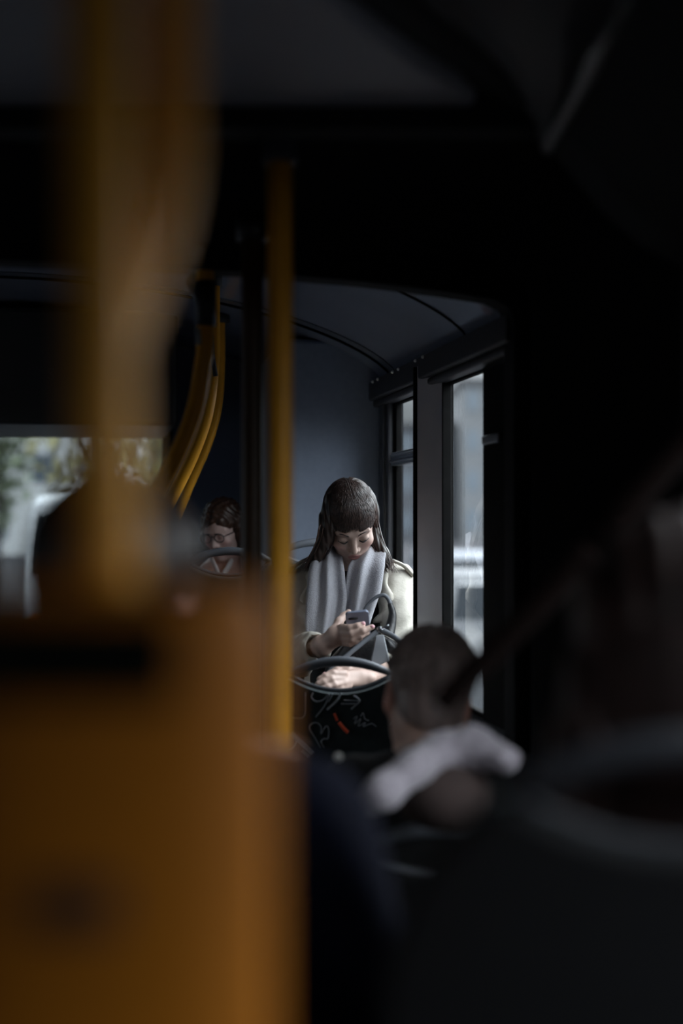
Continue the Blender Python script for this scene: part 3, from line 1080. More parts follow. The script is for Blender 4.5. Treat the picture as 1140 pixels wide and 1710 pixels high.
# patterned seat in front of the woman
D1 = 3.42
rc = P(568, 1128, D1)
def px2seat(px, py):
    q = P(px, py, D1 - .05)
    return ((q[0] - rc[0]) , q[2] - rc[2])
S = lambda L, r, m: ([px2seat(*p) for p in L], r, m)
strokes = [
    S([(510, 1156), (510, 1180), (509, 1193), (503, 1199), (489, 1198)], .0011, 1),
    S([(523, 1156), (520, 1164), (528, 1171), (540, 1168), (549, 1158), (542, 1178), (527, 1197)], .0014, 1),
    S([(569, 1157), (562, 1170), (546, 1185)], .0026, 1), S([(556, 1158), (548, 1172)], .0014, 1),
    S([(569, 1175), (595, 1175)], .0018, 1), S([(574, 1169), (599, 1170)], .0016, 1), S([(590, 1161), (600, 1170), (586, 1184)], .0018, 1),
    S([(558, 1191), (563, 1203)], .0032, 2), S([(566, 1206), (573, 1215), (581, 1223)], .0042, 2),
    S([(590, 1200), (596, 1196), (592, 1208), (602, 1200), (598, 1212), (610, 1206), (606, 1213), (620, 1208), (628, 1213)], .0010, 1),
    S([(602, 1196), (606, 1190), (609, 1200), (616, 1203)], .0010, 1),
    S([(535, 1248), (526, 1232), (517, 1216), (521, 1208), (530, 1207), (536, 1214), (536, 1225), (541, 1216), (546, 1212), (549, 1220), (547, 1233), (541, 1233), (536, 1238), (541, 1248)], .0014, 1),
    S([(487, 1224), (502, 1238), (522, 1257)], .0055, 1), S([(505, 1252), (516, 1262)], .0040, 1),
    S([(477, 1236), (476, 1245), (485, 1250), (493, 1243), (496, 1234)], .0015, 1),
    S([(640, 1170), (660, 1190), (650, 1210)], .0014, 1), S([(470, 1290), (520, 1300), (540, 1330)], .002, 1), S([(560, 1270), (590, 1300)], .0014, 1)]
make_seat('bus_seat', 'black graffiti-patterned bus seat with grey ring directly before the woman in beige', rc, TH * .0, .16, 'bus seats', strokes=strokes)
rc = P(532, 924, 4.33)
make_seat('bus_seat', 'bus seat the woman in the beige coat sits on, ring behind her shoulder', rc, TH, .42, 'bus seats')
rc = P(384, 940, 4.12)
make_seat('bus_seat', 'bus seat whose dark ring crosses below the chin of the woman in glasses', rc, TH, .42, 'bus seats')
rc = R(.33, 5.06, 1.42)
make_seat('bus_seat', 'bus seat under the woman with glasses by the rear wall', rc, TH, .42, 'bus seats')
rc = P(728, 1420, 2.24)
make_seat('bus_seat', 'dark bus seat under the short-haired man with the pale hood', rc, math.pi + TH * .5, .0, 'bus seats')
rc = P(1150, 1330, .98)
make_seat('bus_seat', 'blurred near bus seat with a big ring in painted shade at the lower right', rc, math.pi, .30, 'bus seats', ringm=mat('shaded_ring_plastic', (.030, .033, .040), .5, var=.05, spec=.3))  # same ring plastic, darkened so the colour carries this ring's shade
rc = np.array([-.20, 1.06, 1.08])
make_seat('bus_seat', 'dark bus seat under the person in the navy jacket', rc, math.pi, .12, 'bus seats')

# ================================================================== WOMAN WITH THE PHONE
wroot = P(585, 1150, 3.98)
woman = thing('person', 'woman in beige coat and grey scarf bowed over her phone', 'person', (wroot[0], wroot[1], .42))
H = Head(P(585, 874, 3.93), pitch=37, yaw=4, roll=-5, scale=.90)
F = Field(P(470, 1160, 3.9) * [1, 0, 1] + [0, 3.30, -.10], [.27, 4.22, 1.71], .0025)
# torso, arms
neckb = P(583, 950, 4.06)
F.cap(H.w(0, -.03, -.05), neckb, .050, .055, .03)
F.cap(P(530, 985, 4.08), P(640, 985, 4.08), .055, .055, .04)
F.cap(neckb + [0, .02, -.06], P(585, 1180, 4.08), .095, .115, .05)
SHR, ELR, WRR = P(662, 978, 4.04), P(668, 1084, 3.90), P(632, 1122, 3.66)
SHL, ELL, WRL = P(512, 978, 4.04), P(496, 1096, 3.92), P(538, 1078, 3.68)
F.chain([SHR, ELR, WRR], [.046, .038, .025], .02)
F.chain([SHL, ELL, WRL], [.046, .038, .025], .02)
H.add(F, .02)
# her left hand (picture right) lying on the seat ring
kd = 3.55
F.ell(P(600, 1131, 3.59), (.042, .022, .019), k=.015)
F.cap(WRR, P(610, 1130, 3.60), .023, .021, .015)
F.cap(P(598, 1128, 3.58), P(570, 1128, 3.55), .016, .0125, .012)
F.cap(P(600, 1138, 3.58), P(572, 1139, 3.54), .014, .0115, .012)
def finger(pts, rs, k=.004):
    F.chain(pts, rs, k)
finger([P(574, 1125, 3.545), P(556, 1124, 3.525), P(543, 1129, 3.515), P(533, 1134, 3.51)], [.0105, .0088, .0078, .0068])
finger([P(571, 1133, 3.540), P(553, 1134, 3.515), P(540, 1139, 3.505), P(530, 1142, 3.50)], [.0105, .0090, .0080, .0068])
finger([P(574, 1140, 3.540), P(558, 1143, 3.515), P(547, 1147, 3.505), P(538, 1149, 3.50)], [.0100, .0085, .0075, .0065])
finger([P(582, 1145, 3.550), P(568, 1149, 3.530), P(558, 1152, 3.520), P(551, 1153, 3.515)], [.0090, .0078, .0070, .0060])
finger([P(602, 1122, 3.60), P(580, 1117, 3.585), P(562, 1120, 3.575), P(550, 1124, 3.57)], [.0115, .0095, .0085, .0072], .008)
# her right hand (picture left) round the phone
F.ell(P(563, 1060, 3.66), (.028, .020, .026), k=.015)
F.cap(WRL, P(560, 1064, 3.665), .024, .022, .015)
finger([P(570, 1048, 3.650), P(584, 1049, 3.625), P(597, 1045, 3.620), P(606, 1042, 3.622)], [.0105, .0092, .0082, .0070])
finger([P(570, 1057, 3.648), P(587, 1059, 3.618), P(606, 1053, 3.612), P(621, 1047, 3.618)], [.0108, .0094, .0084, .0072])
finger([P(571, 1066, 3.648), P(587, 1067, 3.622), P(602, 1062, 3.618), P(613, 1057, 3.622)], [.0100, .0088, .0078, .0066])
finger([P(572, 1073, 3.655), P(584, 1075, 3.632), P(594, 1071, 3.626), P(602, 1067, 3.628)], [.0090, .0078, .0070, .0060])
finger([P(560, 1050, 3.672), P(566, 1038, 3.685), P(574, 1029, 3.700), P(582, 1022, 3.705)], [.0120, .0105, .0090, .0075], .008)
wbody = F.mesh('body', SKIN, woman, H.tint(SKIN_RGB))
# nails
for q, dr in ((P(606, 1041, 3.617), (1, -.2, .3)), (P(621.5, 1046.5, 3.612), (1, -.2, .4)), (P(542, 1125.5, 3.562), (-1, 0, -.3))):
    b = MB()
    b.ball(q, (.0062, .0030, .0050))
    b.build('fingernail', BLUSHNAIL, wbody)
# brows and lashes
for sg in (-1, 1):
    b = MB()
    b.tube(smooth_path([H.w(sg * .014, .0865, .0165), H.w(sg * .030, .084, .0235), H.w(sg * .048, .0705, .020)], 5), np.linspace(.0021, .0012, 11) * .9, 8)
    b.build('eyebrow', HAIR_D, wbody)
for sg in (-1, 1):
    b = MB()
    b.tube(smooth_path([H.w(sg * .0165, .0800, -.006), H.w(sg * .030, .0870, -.0085), H.w(sg * .046, .0735, -.0055)], 6), .0019, 8)
    b.build('eyelashes', mat('lash_black', (.012, .008, .008), .6), wbody)
b = MB()
b.ball(H.w(.079, .006, -.030), .0035)
b.build('earring', CHROME, woman)
# hair: cap, side locks, and the combed strands over it
hd = Field(P(505, 950, 3.9) * [1, 0, 1] + [0, 3.74, 0], P(668, 790, 3.9) * [1, 0, 1] + [0, 4.12, 0], .0025)
def cap_fn(X):
    L = H.loc(X)
    v = d_ell(L, (0, -.016, .044), (.0795, .100, .091))
    g = (.058 - .85 * np.abs(L[0]) - (.085 - L[1]) * .95 - L[2]) / 1.45
    g = smax(g, -(d_ell(L, (0, .125, -.020), (.060, .070, .058))), .01)
    return smax(v, g, .008) * H.k
hd.op(cap_fn, H.o - .15, H.o + .15, .01)
side_l = [H.w(-.048, .000, .085), H.w(-.066, .012, .040), P(547, 880, 3.885), P(542, 903, 3.895), P(531, 926, 3.91), P(515, 946, 3.925)]
side_r = [H.w(.052, -.03, .075), H.w(.066, -.030, .015), P(623, 890, 3.955), P(631, 912, 3.95), P(640, 930, 3.94), P(648, 948, 3.935)]
hd.chain(side_l, [.016, .017, .016, .015, .012, .006], .03)
hd.chain(side_r, [.016, .015, .014, .014, .012, .006], .03)
hd.chain([H.w(0, -.10, .0), H.w(0, -.085, -.07), P(585, 925, 4.08)], [.05, .05, .04], .03)
hd.displace(lambda X: .0012 * np.sin(X[0] * 420 + X[2] * 60) * np.ones_like(X[1]))
whair = hd.mesh('hair', HAIR_D, woman)
def on_cap(x, y, z, g=1.0):
    p = np.array([x, y, z]) - np.array([0, -.016, .044])
    r = np.array([.0805, .101, .092]) * g
    return p / np.linalg.norm(p / r) + np.array([0, -.016, .044])
lines = []
for i in range(1000):                       # fringe and crown, combed forward from the parting
    x1 = random.uniform(-.072, .074)
    x0 = x1 * .12 - .006 + random.gauss(0, .004)
    y0 = random.uniform(-.07, .02)
    zend = .040 + .016 * random.random() - 1.35 * abs(x1) ** 1.2 + random.choice((0, 0, 0, 0, -.012)) * random.random()
    end = np.array([x1 * .95, .09 * math.sqrt(max(.05, 1 - (x1 / .085) ** 2)), zend])
    ctrl = []
    for u in np.linspace(0, 1, 10):
        x = x0 + (end[0] - x0) * u ** .8
        y = y0 + (end[1] - y0) * u
        z = .14 * (1 - u ** 1.7) + end[2] * u ** 1.7
        ctrl.append(H.w(*on_cap(x, y, z, 1.0 + .035 * math.sin(u * 3.0) * random.uniform(.2, 1))))
    if 0 < x1 < .022 and random.random() < .55: continue
    lines.append(np.array(ctrl))
for i in range(700):                       # crown to back and sides
    a = random.uniform(math.pi * .05, math.pi * .95) * random.choice((-1, 1))
    ctrl = []
    for u in np.linspace(0, 1, 9):
        ph = .15 + u * 1.75
        x, y, z = math.sin(ph) * math.sin(a) * .09, -math.sin(ph) * math.cos(a) * .1 - .016, .044 + math.cos(ph) * .09
        if y > .05: y = .05
        ctrl.append(H.w(*on_cap(x, y, z, 1.02)))
    lines.append(np.array(ctrl))
strands(lines, .00135, 'hair_strands', mat('hair_strand_sheen', (.046, .028, .023), .36, var=.6, vscale=90), whair)
lines = []
for side, sg in ((side_l[1:], -1), (side_r[1:], 1)):
    for i in range(240):
        jit = np.array([random.gauss(0, .009), random.gauss(0, .008), 0])
        pts = [np.asarray(p) + jit for p in side[1:]]
        y0 = random.uniform(-.05, .035)
        pre = [H.w(*on_cap(sg * .045, y0, .12, 1.005)), H.w(*on_cap(sg * .074, y0 * .8 + .005, .075, 1.01)), H.w(*on_cap(sg * .080, y0 * .6 + .008, .035, 1.015))]
        pts[-1] = pts[-1] + np.array([random.gauss(0, .006), 0, random.uniform(-.016, .02)])
        lines.append(smooth_path(pre + pts, 4))
strands(lines, .0013, 'side_locks', mat('hair_lock_brown', (.062, .034, .026), .38, var=.5, vscale=90), whair)

# black top under the coat
F = Field([-.16, 3.80, .92], [.23, 4.22, 1.50], .005)
F.cap(neckb + [0, .01, -.055], P(585, 1180, 4.07), .100, .122, .05)
F.cap(P(545, 985, 4.07), P(628, 985, 4.07), .062, .062, .04)
F.mesh('black_top', BLACKC, woman)
# trousers
F = Field([-.22, 3.42, .40], [.28, 4.24, 1.12], .007)
for sg in (-1, 1):
    hip = P(585, 1240, 4.05) + np.array([sg * .085, 0, 0])
    knee = P(585, 1240, 3.66) + np.array([sg * .085, 0, .01])
    ank = np.array([knee[0], knee[1] + .02, .46])
    F.chain([hip, knee, ank], [.085, .065, .045], .03)
    F.cap(ank, ank + np.array([0, -.0, -.01]), .045, .045)
F.mesh('trousers', BLACKC, woman)
# coat
F = Field([-.22, 3.52, .90], [.275, 4.25, 1.56], .0036)
F.cap(P(538, 982, 4.10), P(636, 982, 4.10), .070, .070, .05)
F.cap(P(585, 1000, 4.11), P(585, 1200, 4.11), .122, .140, .05)
F.op(lambda X: d_ell(X, P(587, 945, 4.06), (.070, .065, .030)), P(560, 990, 3.9), P(610, 920, 4.2), .03, pad=.08)
F.chain([SHR + [0, .0, .003], (SHR + ELR) / 2 + [.004, 0, 0], ELR, ELR * .45 + WRR * .55, P(640, 1112, 3.70)], [.062, .056, .053, .047, .045], .022)
F.chain([SHL + [0, .0, .003], (SHL + ELL) / 2 - [.004, 0, 0], ELL, ELL * .45 + WRL * .55, P(527, 1083, 3.72)], [.062, .056, .053, .046, .043], .022)
# open front, neck hole, hollow cuffs
def open_front(X):
    w = np.interp(X[2], [.9, 1.2, 1.38, 1.50, 1.56], [.105, .085, .070, .060, .06]).astype(np.float32)
    side = np.abs(X[0] - np.float32(P(582, 1000, 4)[0])) - w
    return smax(side, X[1] - np.float32(4.03), .02) + 0 * X[2]
F.op(lambda X: smax(open_front(X), -(X[1] - np.float32(3.84)) + 0 * X[0], .01), [-.2, 3.84, .9], [.25, 4.03, 1.56], .02, 'sub', pad=0.0)
F.cap(P(640, 1112, 3.70), P(626, 1124, 3.62), .034, .037, .004, 'sub')
F.cap(P(529, 1082, 3.715), P(546, 1073, 3.62), .033, .036, .004, 'sub')
F.cap(P(583, 950, 4.04), P(583, 900, 4.0), .058, .075, .01, 'sub')
def folds(X):
    a = np.sin(X[2] * 95 + X[0] * 60 + 8 * np.sin(X[0] * 14) + X[1] * 40)
    b_ = np.sin(X[2] * 48 - X[0] * 85 + X[1] * 30 + 1.3)
    return .0022 * a * np.clip(np.abs(b_), .2, 1) + .0016 * b_
F.displace(folds)
wcoat = F.mesh('coat', COAT, woman)
# collar, epaulette and sleeve strap
b = MB()
for sg, pl in ((1, [(600, 938, 3.965), (625, 945, 3.955), (640, 975, 3.945), (644, 1012, 3.94), (632, 1040, 3.94)]),
               (-1, [(560, 940, 3.97), (532, 948, 3.96), (519, 975, 3.95), (512, 1012, 3.945), (516, 1050, 3.945)])):
    pth = smooth_path([P(*p) for p in pl], 6)
    rr = []
    for i, p in enumerate(pth):
        wd = .020 * (1 - .3 * i / len(pth)) + .006 * math.sin(i * .9)
        e1 = np.array([1, -.25 * sg, .1]) * wd
        nrm = np.array([.1 * sg, -1, .15]) * .004
        rr.append(np.array([p - e1, p - e1 * .3 + nrm * 1.6, p + e1 * .4 + nrm * 1.2, p + e1, p + e1 * .3 - nrm]))
    b.loft(rr)
b.build('lapels', COAT, wcoat)
b = MB()
b.tube(smooth_path([P(478, 958, 4.00), P(494, 944, 3.99), P(512, 934, 3.985), P(528, 928, 3.985)], 5), .013, 10, flat=(.4, 1))
b.build('epaulette', COAT, wcoat)
b = MB()
b.tube(smooth_path([P(690, 962, 4.0), P(674, 945, 3.99), P(655, 936, 3.985)], 5), .012, 10, flat=(.4, 1))
b.build('epaulette', COAT, wcoat)
# scarf: two hanging ends and the loop around the neck
def scarf_end(name, path, widths, thick, folds_n, ph, tw=0.0):
    pth = smooth_path([P(*p) for p in path], 6)
    m = len(pth)
    wd = np.interp(np.linspace(0, 1, m), np.linspace(0, 1, len(widths)), widths)
    rr = []
    n = 56
    for i, c in enumerate(pth):
        u = i / (m - 1)
        lat = np.array([1.0, .0, 0]) * math.cos(tw * (1 - u)) + np.array([0, 1.0, 0]) * math.sin(tw * (1 - u))
        nr = np.array([-lat[1], lat[0], 0])
        ring = []
        for k in range(n):
            a = 2 * math.pi * k / n
            x = math.cos(a)
            sup = math.copysign(abs(math.sin(a)) ** .7, math.sin(a))
            y = thick * sup
            if sup < 0:
                y -= .0085 * math.sin(folds_n * x * 1.6 + ph + u * 1.3) + .004 * math.sin(folds_n * 2.3 * x + ph * 2 - u)
            ring.append(c + lat * x * wd[i] + nr * y * (1 if True else 0))
        rr.append(np.array(ring))
    b = MB()
    b.loft(rr)
    return b.build(name, SCARF, woman)
scarf_end('scarf', [(551, 902, 3.99), (547, 925, 3.935), (545, 955, 3.905), (545, 1000, 3.88), (541, 1040, 3.87), (536, 1074, 3.87)], [.020, .040, .050, .056, .052, .040], .022, 4.0, .6)
scarf_end('scarf', [(619, 904, 4.01), (622, 915, 3.955), (612, 945, 3.905), (606, 985, 3.885), (600, 1020, 3.88), (596, 1052, 3.88)], [.022, .036, .050, .050, .040, .030], .022, 3.4, 2.2)
b = MB()
b.tube(smooth_path([P(545, 915, 3.98), P(548, 900, 4.06), P(585, 900, 4.11), P(612, 902, 4.06), P(622, 912, 4.0), P(626, 935, 3.95)], 6), .021, 16)
b.build('scarf_loop', SCARF, woman)

# ---- phone
pc = P(597, 1036, 3.655)
ph = thing('smartphone', 'slate smartphone held up in the hand of the woman in beige', 'phone', pc - [0, 0, .05])
ax = np.array([1, 0, .10]); ax /= np.linalg.norm(ax)
al = np.array([-.08, -.62, .78]); al -= ax * al.dot(ax); al /= np.linalg.norm(al)
an = np.cross(ax, al)
def rrect(hx, hy, r, n=5):
    out = []
    for cx, cy, a0 in ((hx - r, hy - r, 0), (-hx + r, hy - r, 90), (-hx + r, -hy + r, 180), (hx - r, -hy + r, 270)):
        for k in range(n):
            a = math.radians(a0 + 90 * k / (n - 1))
            out.append((cx + r * math.cos(a), cy + r * math.sin(a)))
    return out
b = MB()
b.prism(rrect(.0300, .058, .009), ax, al, pc - al * .026 - an * .004, .008, an)
b.build('shell', PHONE, ph, bevel=.002)
s_back = 1 if an[1] < 0 else -1
b = MB()
b.prism(rrect(.0125, .0032, .003), ax, al, pc - ax * .011 + al * .012 + an * (s_back * .0045 - .001), .002, an)
b.build('camera_strip', BLK, ph)

# ---- handbag on her lap
bag = thing('handbag', 'black handbag with slate straps on the lap of the woman in beige', 'bag', P(615, 1215, 3.66))
rr = []
for u in np.linspace(0, 1, 14):
    z0 = P(0, 1205, 3.66)[2]
    z = z0 + (P(0, 1062, 3.66)[2] - z0) * u
    hw = .150 * (1 - u) ** .5 * .55 + .062 + .0
    if u > .7: hw -= (u - .7) * .10
    dp = .055 * (1 - u * .75)
    cx = P(612, 0, 3.66)[0] + .012 * u
    ring = [(cx + hw * math.copysign(abs(math.cos(a)) ** .6, math.cos(a)), 3.70 + dp * math.copysign(abs(math.sin(a)) ** .7, math.sin(a)) + .004 * math.sin(a * 7 + u * 5), z) for a in np.linspace(0, 2 * math.pi, 40, endpoint=False)]
    rr.append(np.array(ring))
b = MB()
b.loft(rr)
b.build('bag_body', LEATH, bag)
b = MB()
pl = [P(627, 1062, 3.655), P(641, 1060, 3.655), P(650, 1104, 3.63), P(616, 1118, 3.63)]
b.loft([np.array([pl[0], pl[1], pl[1] + [0, .012, 0], pl[0] + [0, .012, 0]]),
        np.array([(pl[0] + pl[3]) / 2 - [0, .006, 0], (pl[1] + pl[2]) / 2 - [0, .006, 0], (pl[1] + pl[2]) / 2 + [0, .012, 0], (pl[0] + pl[3]) / 2 + [0, .012, 0]]),
        np.array([pl[3], pl[2], pl[2] + [0, .012, 0], pl[3] + [0, .012, 0]])])
b.build('front_panel', PANELG, bag, bevel=.003)
apex = P(634, 1051, 3.625)
b = MB()
b.tube(smooth_path([apex, P(612, 1068, 3.615), P(585, 1090, 3.60), P(560, 1112, 3.585), P(541, 1132, 3.57)], 6), .0062, 10, flat=(1, .5))
b.build('strap', STRAP, bag)
b = MB()
b.tube(smooth_path([apex, P(655, 1062, 3.62), P(674, 1078, 3.61), P(694, 1098, 3.60)], 6), .0075, 10, flat=(1, .5))
b.build('strap', STRAP, bag)
b = MB()
b.tube(smooth_path([P(602, 1032, 3.70), P(612, 1012, 3.70), P(627, 998, 3.70), P(641, 994, 3.70), P(650, 1004, 3.70), P(654, 1022, 3.69)], 6), np.linspace(.0035, .0065, 31), 10)
b.build('handle', STRAP, bag)
b = MB()
b.tube(smooth_path([P(651, 1008, 3.69), P(655, 1024, 3.685), P(653, 1042, 3.68), P(648, 1060, 3.67)], 6), np.linspace(.007, .016, 19), 12)
b.build('handle_wrap', LEATH, bag)
b = MB()
b.ball(apex, (.010, .008, .008))
b.tube([P(637, 1049, 3.61), P(649, 1044, 3.605)], .0025, 8)
b.build('buckle', CHROME if False else mat('gunmetal_buckle', (.25, .26, .28), .3, metal=.9), bag)

# ================================================================== WOMAN WITH GLASSES
D2 = 4.65
p2 = P(352, 1000, D2)
w2 = thing('person', 'woman with curly brown hair, glasses and red top by the rear wall', 'person', (p2[0], p2[1], .42))
H2 = Head(P(373, 886, D2), pitch=20, yaw=-26, roll=-3, scale=.79)
F = Field([p2[0] - .26, 4.33, 1.05], [p2[0] + .26, 4.92, 1.66], .004)
H2.add(F)
F.cap(H2.w(0, -.03, -.05), P(378, 950, 4.71), .045, .05, .03)
F.cap(P(325, 985, 4.65), P(392, 985, 4.77), .045, .045, .04)
F.cap(P(362, 975, 4.73), P(358, 1050, 4.73), .08, .09, .05)
F.mesh('body', SKIN, w2, H2.tint((.60, .42, .38)))
F = Field([p2[0] - .30, 4.36, .55], [p2[0] + .30, 4.95, 1.42], .007)
F.cap(P(318, 982, 4.65), P(392, 978, 4.77), .060, .056, .05)
F.cap(P(360, 995, 4.74), P(352, 1150, 4.74), .095, .11, .05)
F.chain([P(312, 985, 4.65), P(300, 1080, 4.57), P(330, 1120, 4.41)], [.055, .050, .04], .03)
F.chain([P(393, 985, 4.77), P(392, 1080, 4.70), P(370, 1120, 4.51)], [.052, .046, .04], .03)
F.cap(P(372, 955, 4.65), P(374, 930, 4.60), .052, .07, .01, 'sub')
F.mesh('red_top', REDC, w2)
b = MB()
b.tube(smooth_path([P(388, 928, 4.67), P(384, 942, 4.64), P(375, 957, 4.62), P(366, 975, 4.60)], 5), .013, 10, flat=(1, .5))
b.tube(smooth_path([P(352, 930, 4.65), P(358, 945, 4.62), P(366, 965, 4.61)], 5), .012, 10, flat=(1, .5))
b.build('white_collar', WHITEC, w2)
F = Field([p2[0] - .22, 4.10, .45], [p2[0] + .22, 4.90, .98], .009)
for sg in (-1, 1):
    hip = np.array([p2[0] + .02 + sg * .07, 4.74, .90]); knee = np.array([p2[0] + .03 + sg * .065, 4.36, .90])
    F.chain([hip, knee, [knee[0], knee[1], .50]], [.085, .06, .045], .03)
F.mesh('trousers', BLACKC, w2)
hd = Field(P(310, 960, D2) * [1, 0, 1] + [0, 4.47, 0], P(425, 825, D2) * [1, 0, 1] + [0, 4.85, 0], .003)
def cap2(X):
    L = H2.loc(X)
    v = d_ell(L, (0, -.018, .044), (.084, .101, .090))
    g = (.062 - (.085 - L[1]) * 1.15 - L[2]) / 1.52
    return smax(v, g, .01) * H2.k
hd.op(cap2, H2.o - .14, H2.o + .14, .01)
hd.chain([H2.w(.070, -.02, .04), H2.w(.086, -.015, -.02), H2.w(.083, -.02, -.07), H2.w(.075, -.015, -.115)], [.026, .027, .026, .018], .015)
hd.chain([H2.w(-.072, -.01, .04), H2.w(-.084, -.005, -.02), H2.w(-.083, -.01, -.08)], [.024, .024, .018], .015)
hd.displace(lambda X: .004 * np.sin(X[0] * 190 + 3 * np.sin(X[2] * 60)) * np.sin(X[2] * 150 + X[1] * 120))
hd.mesh('hair', HAIR_B, w2)
gl = MB()
for sg in (-1, 1):
    gl.tube(closed_path([H2.w(sg * .031 + .022 * math.cos(a), .094, .000 + .0175 * math.sin(a)) for a in np.linspace(0, 2 * math.pi, 10, endpoint=False)], 3), .0016, 8, closed=True)
    gl.tube([H2.w(sg * .053, .093, .006), H2.w(sg * .074, .05, .006), H2.w(sg * .077, -.004, .004)], .0016, 8)
    gl.tube([H2.w(sg * .012, .0935, .018), H2.w(sg * .030, .0945, .0185), H2.w(sg * .052, .093, .010)], .0020, 8)
gl.tube([H2.w(-.010, .094, .006), H2.w(0, .098, .008), H2.w(.010, .094, .006)], .0015, 8)
gl.build('glasses', mat('dark_glasses_frame', (.012, .008, .010), .35), w2)

# ================================================================== MAN WITH SHORT HAIR (seen from behind)
D3 = 2.5
man = thing('person', 'man with short dark hair seen from behind, pale hood on his back', 'person', (.15, 2.46, 0.0))
H3 = Head(P(713, 1166, D3), pitch=12, yaw=6, roll=9, scale=.95, back=True)
F = Field([-.14, 2.16, .72], [.42, 2.76, 1.40], .004)
H3.add(F)
nb = P(738, 1262, 2.46)
F.cap(H3.w(0, -.02, -.05), nb, .056, .062, .03)
F.cap(nb + [-.14, 0, -.075], nb + [.13, 0, -.075], .055, .055, .05)
F.cap(nb + [0, 0, -.09], nb + [0, -.02, -.44], .105, .12, .05)
F.mesh('body', SKIN, man, H3.tint((.58, .38, .31)))
hd = Field(P(713, 1166, D3) - .15, P(713, 1166, D3) + .15, .003)
def cap3(X):
    L = H3.loc(X)
    v = d_ell(L, (0, -.016, .043), (.079, .099, .090))
    v = smin(v, d_ell(L, (0, -.045, -.02), (.062, .058, .07)), .02)
    g = (-.070 + (L[1] + .09) * .70 - L[2]) / 1.22
    v = smax(v, g, .006)
    return v * H3.k
hd.op(cap3, H3.o - .14, H3.o + .14, .01)
for sg in (-1, 1):
    hd.op(lambda X: d_ell(H3.loc(X), (sg * .086, .006, -.012), (.032, .034, .044)) * H3.k, H3.o - .14, H3.o + .14, .004, 'sub')
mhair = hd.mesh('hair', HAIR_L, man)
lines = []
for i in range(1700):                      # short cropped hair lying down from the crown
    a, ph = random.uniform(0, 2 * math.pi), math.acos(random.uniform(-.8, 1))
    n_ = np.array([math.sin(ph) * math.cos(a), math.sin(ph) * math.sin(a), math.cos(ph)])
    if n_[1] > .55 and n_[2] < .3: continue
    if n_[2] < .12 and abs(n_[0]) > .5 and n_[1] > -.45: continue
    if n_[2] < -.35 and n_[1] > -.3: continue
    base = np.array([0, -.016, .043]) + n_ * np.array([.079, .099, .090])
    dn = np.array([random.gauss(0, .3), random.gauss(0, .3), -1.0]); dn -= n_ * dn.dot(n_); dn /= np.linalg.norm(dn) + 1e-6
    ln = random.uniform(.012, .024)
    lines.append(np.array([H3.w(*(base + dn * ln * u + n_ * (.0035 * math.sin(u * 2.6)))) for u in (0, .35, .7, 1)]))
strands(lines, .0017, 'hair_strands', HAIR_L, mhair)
# black jacket
F = Field([-.22, 2.12, .58], [.44, 2.84, 1.26], .006)
F.cap(nb + [-.145, .0, -.070], nb + [.135, .0, -.070], .073, .073, .06)
F.cap(nb + [0, .01, -.12], nb + [-.01, -.02, -.50], .125, .145, .06)
F.chain([nb + [-.165, .02, -.085], nb + [-.20, .08, -.32], nb + [-.12, .26, -.36]], [.066, .06, .05], .03)
F.chain([nb + [.155, .02, -.085], nb + [.18, .08, -.32], nb + [.10, .26, -.36]], [.066, .06, .05], .03)
F.displace(lambda X: .003 * np.sin(X[2] * 60 + X[0] * 40) * np.sin(X[0] * 55 + X[1] * 20))
mjacket = F.mesh('jacket', BLACKC, man)
F = Field([-.05, 2.30, .0], [.36, 3.00, .72], .008)
for sg in (-1, 1):
    hip = np.array([.15 + sg * .09, 2.44, .60]); knee = np.array([.15 + sg * .10, 2.86, .58])
    F.chain([hip, knee, [knee[0], knee[1] - .02, .06]], [.09, .065, .045], .03)
F.mesh('trousers', BLACKC, man)
b = MB()
b.ball(P(565, 1264, 2.40), (.007, .005, .007))
b.build('jacket_snap', CHROME, mjacket)
# pale hood: rim, bunched right side and brown lining
HD = 2.02
F = Field(P(560, 1420, HD) * [1, 0, 1] + [0, 1.86, 0], P(900, 1190, HD) * [1, 0, 1] + [0, 2.40, 0], .004)
F.chain([P(596, 1352, HD - .02), P(640, 1322, HD - .03), P(690, 1284, HD), P(735, 1256, HD + .05), P(790, 1250, HD + .05), P(845, 1268, HD)], [.016, .022, .022, .026, .030, .020], .02)
F.displace(lambda X: .0015 * np.sin(X[0] * 210 + X[2] * 90) * np.sin(X[2] * 260))
F.mesh('hood_rim', FURM, mjacket)
F = Field(P(560, 1480, HD) * [1, 0, 1] + [0, 1.84, 0], P(900, 1190, HD) * [1, 0, 1] + [0, 2.40, 0], .005)
F.ell(P(742, 1325, HD + .06), (.070, .07, .055), k=.02)
F.cap(P(700, 1300, HD + .10), P(745, 1270, 2.36), .05, .045, .03)
F.mesh('hood_lining', HOODIN, mjacket)

# ================================================================== PERSON IN NAVY (behind the validator)
nv = thing('person', 'person in navy jacket mostly hidden behind the yellow validator', 'person', (-.24, 1.28, .12))
H4 = Head(P(200, 1015, 1.30), pitch=12, yaw=-20, roll=0, scale=.90, back=True)
F = Field([-.50, 1.02, .80], [.14, 1.56, 1.70], .005)
H4.add(F)
F.cap(H4.w(0, -.02, -.05), P(205, 1240, 1.29), .056, .06, .03)
F.cap(P(215, 1330, 1.29) - [.13, 0, 0], P(215, 1330, 1.29) + [.13, 0, 0], .05, .05, .05)
F.cap(P(215, 1330, 1.29), P(215, 1330, 1.29) - [0, 0, .40], .10, .12, .05)
F.mesh('body', SKIN, nv, H4.tint((.50, .30, .24)))
F = Field([-.58, .96, .62], [.20, 1.72, 1.45], .006)
sc_ = P(225, 1372, 1.27)
F.cap(sc_ + [-.13, 0, -.015], sc_ + [.13, 0, -.015], .080, .075, .06)
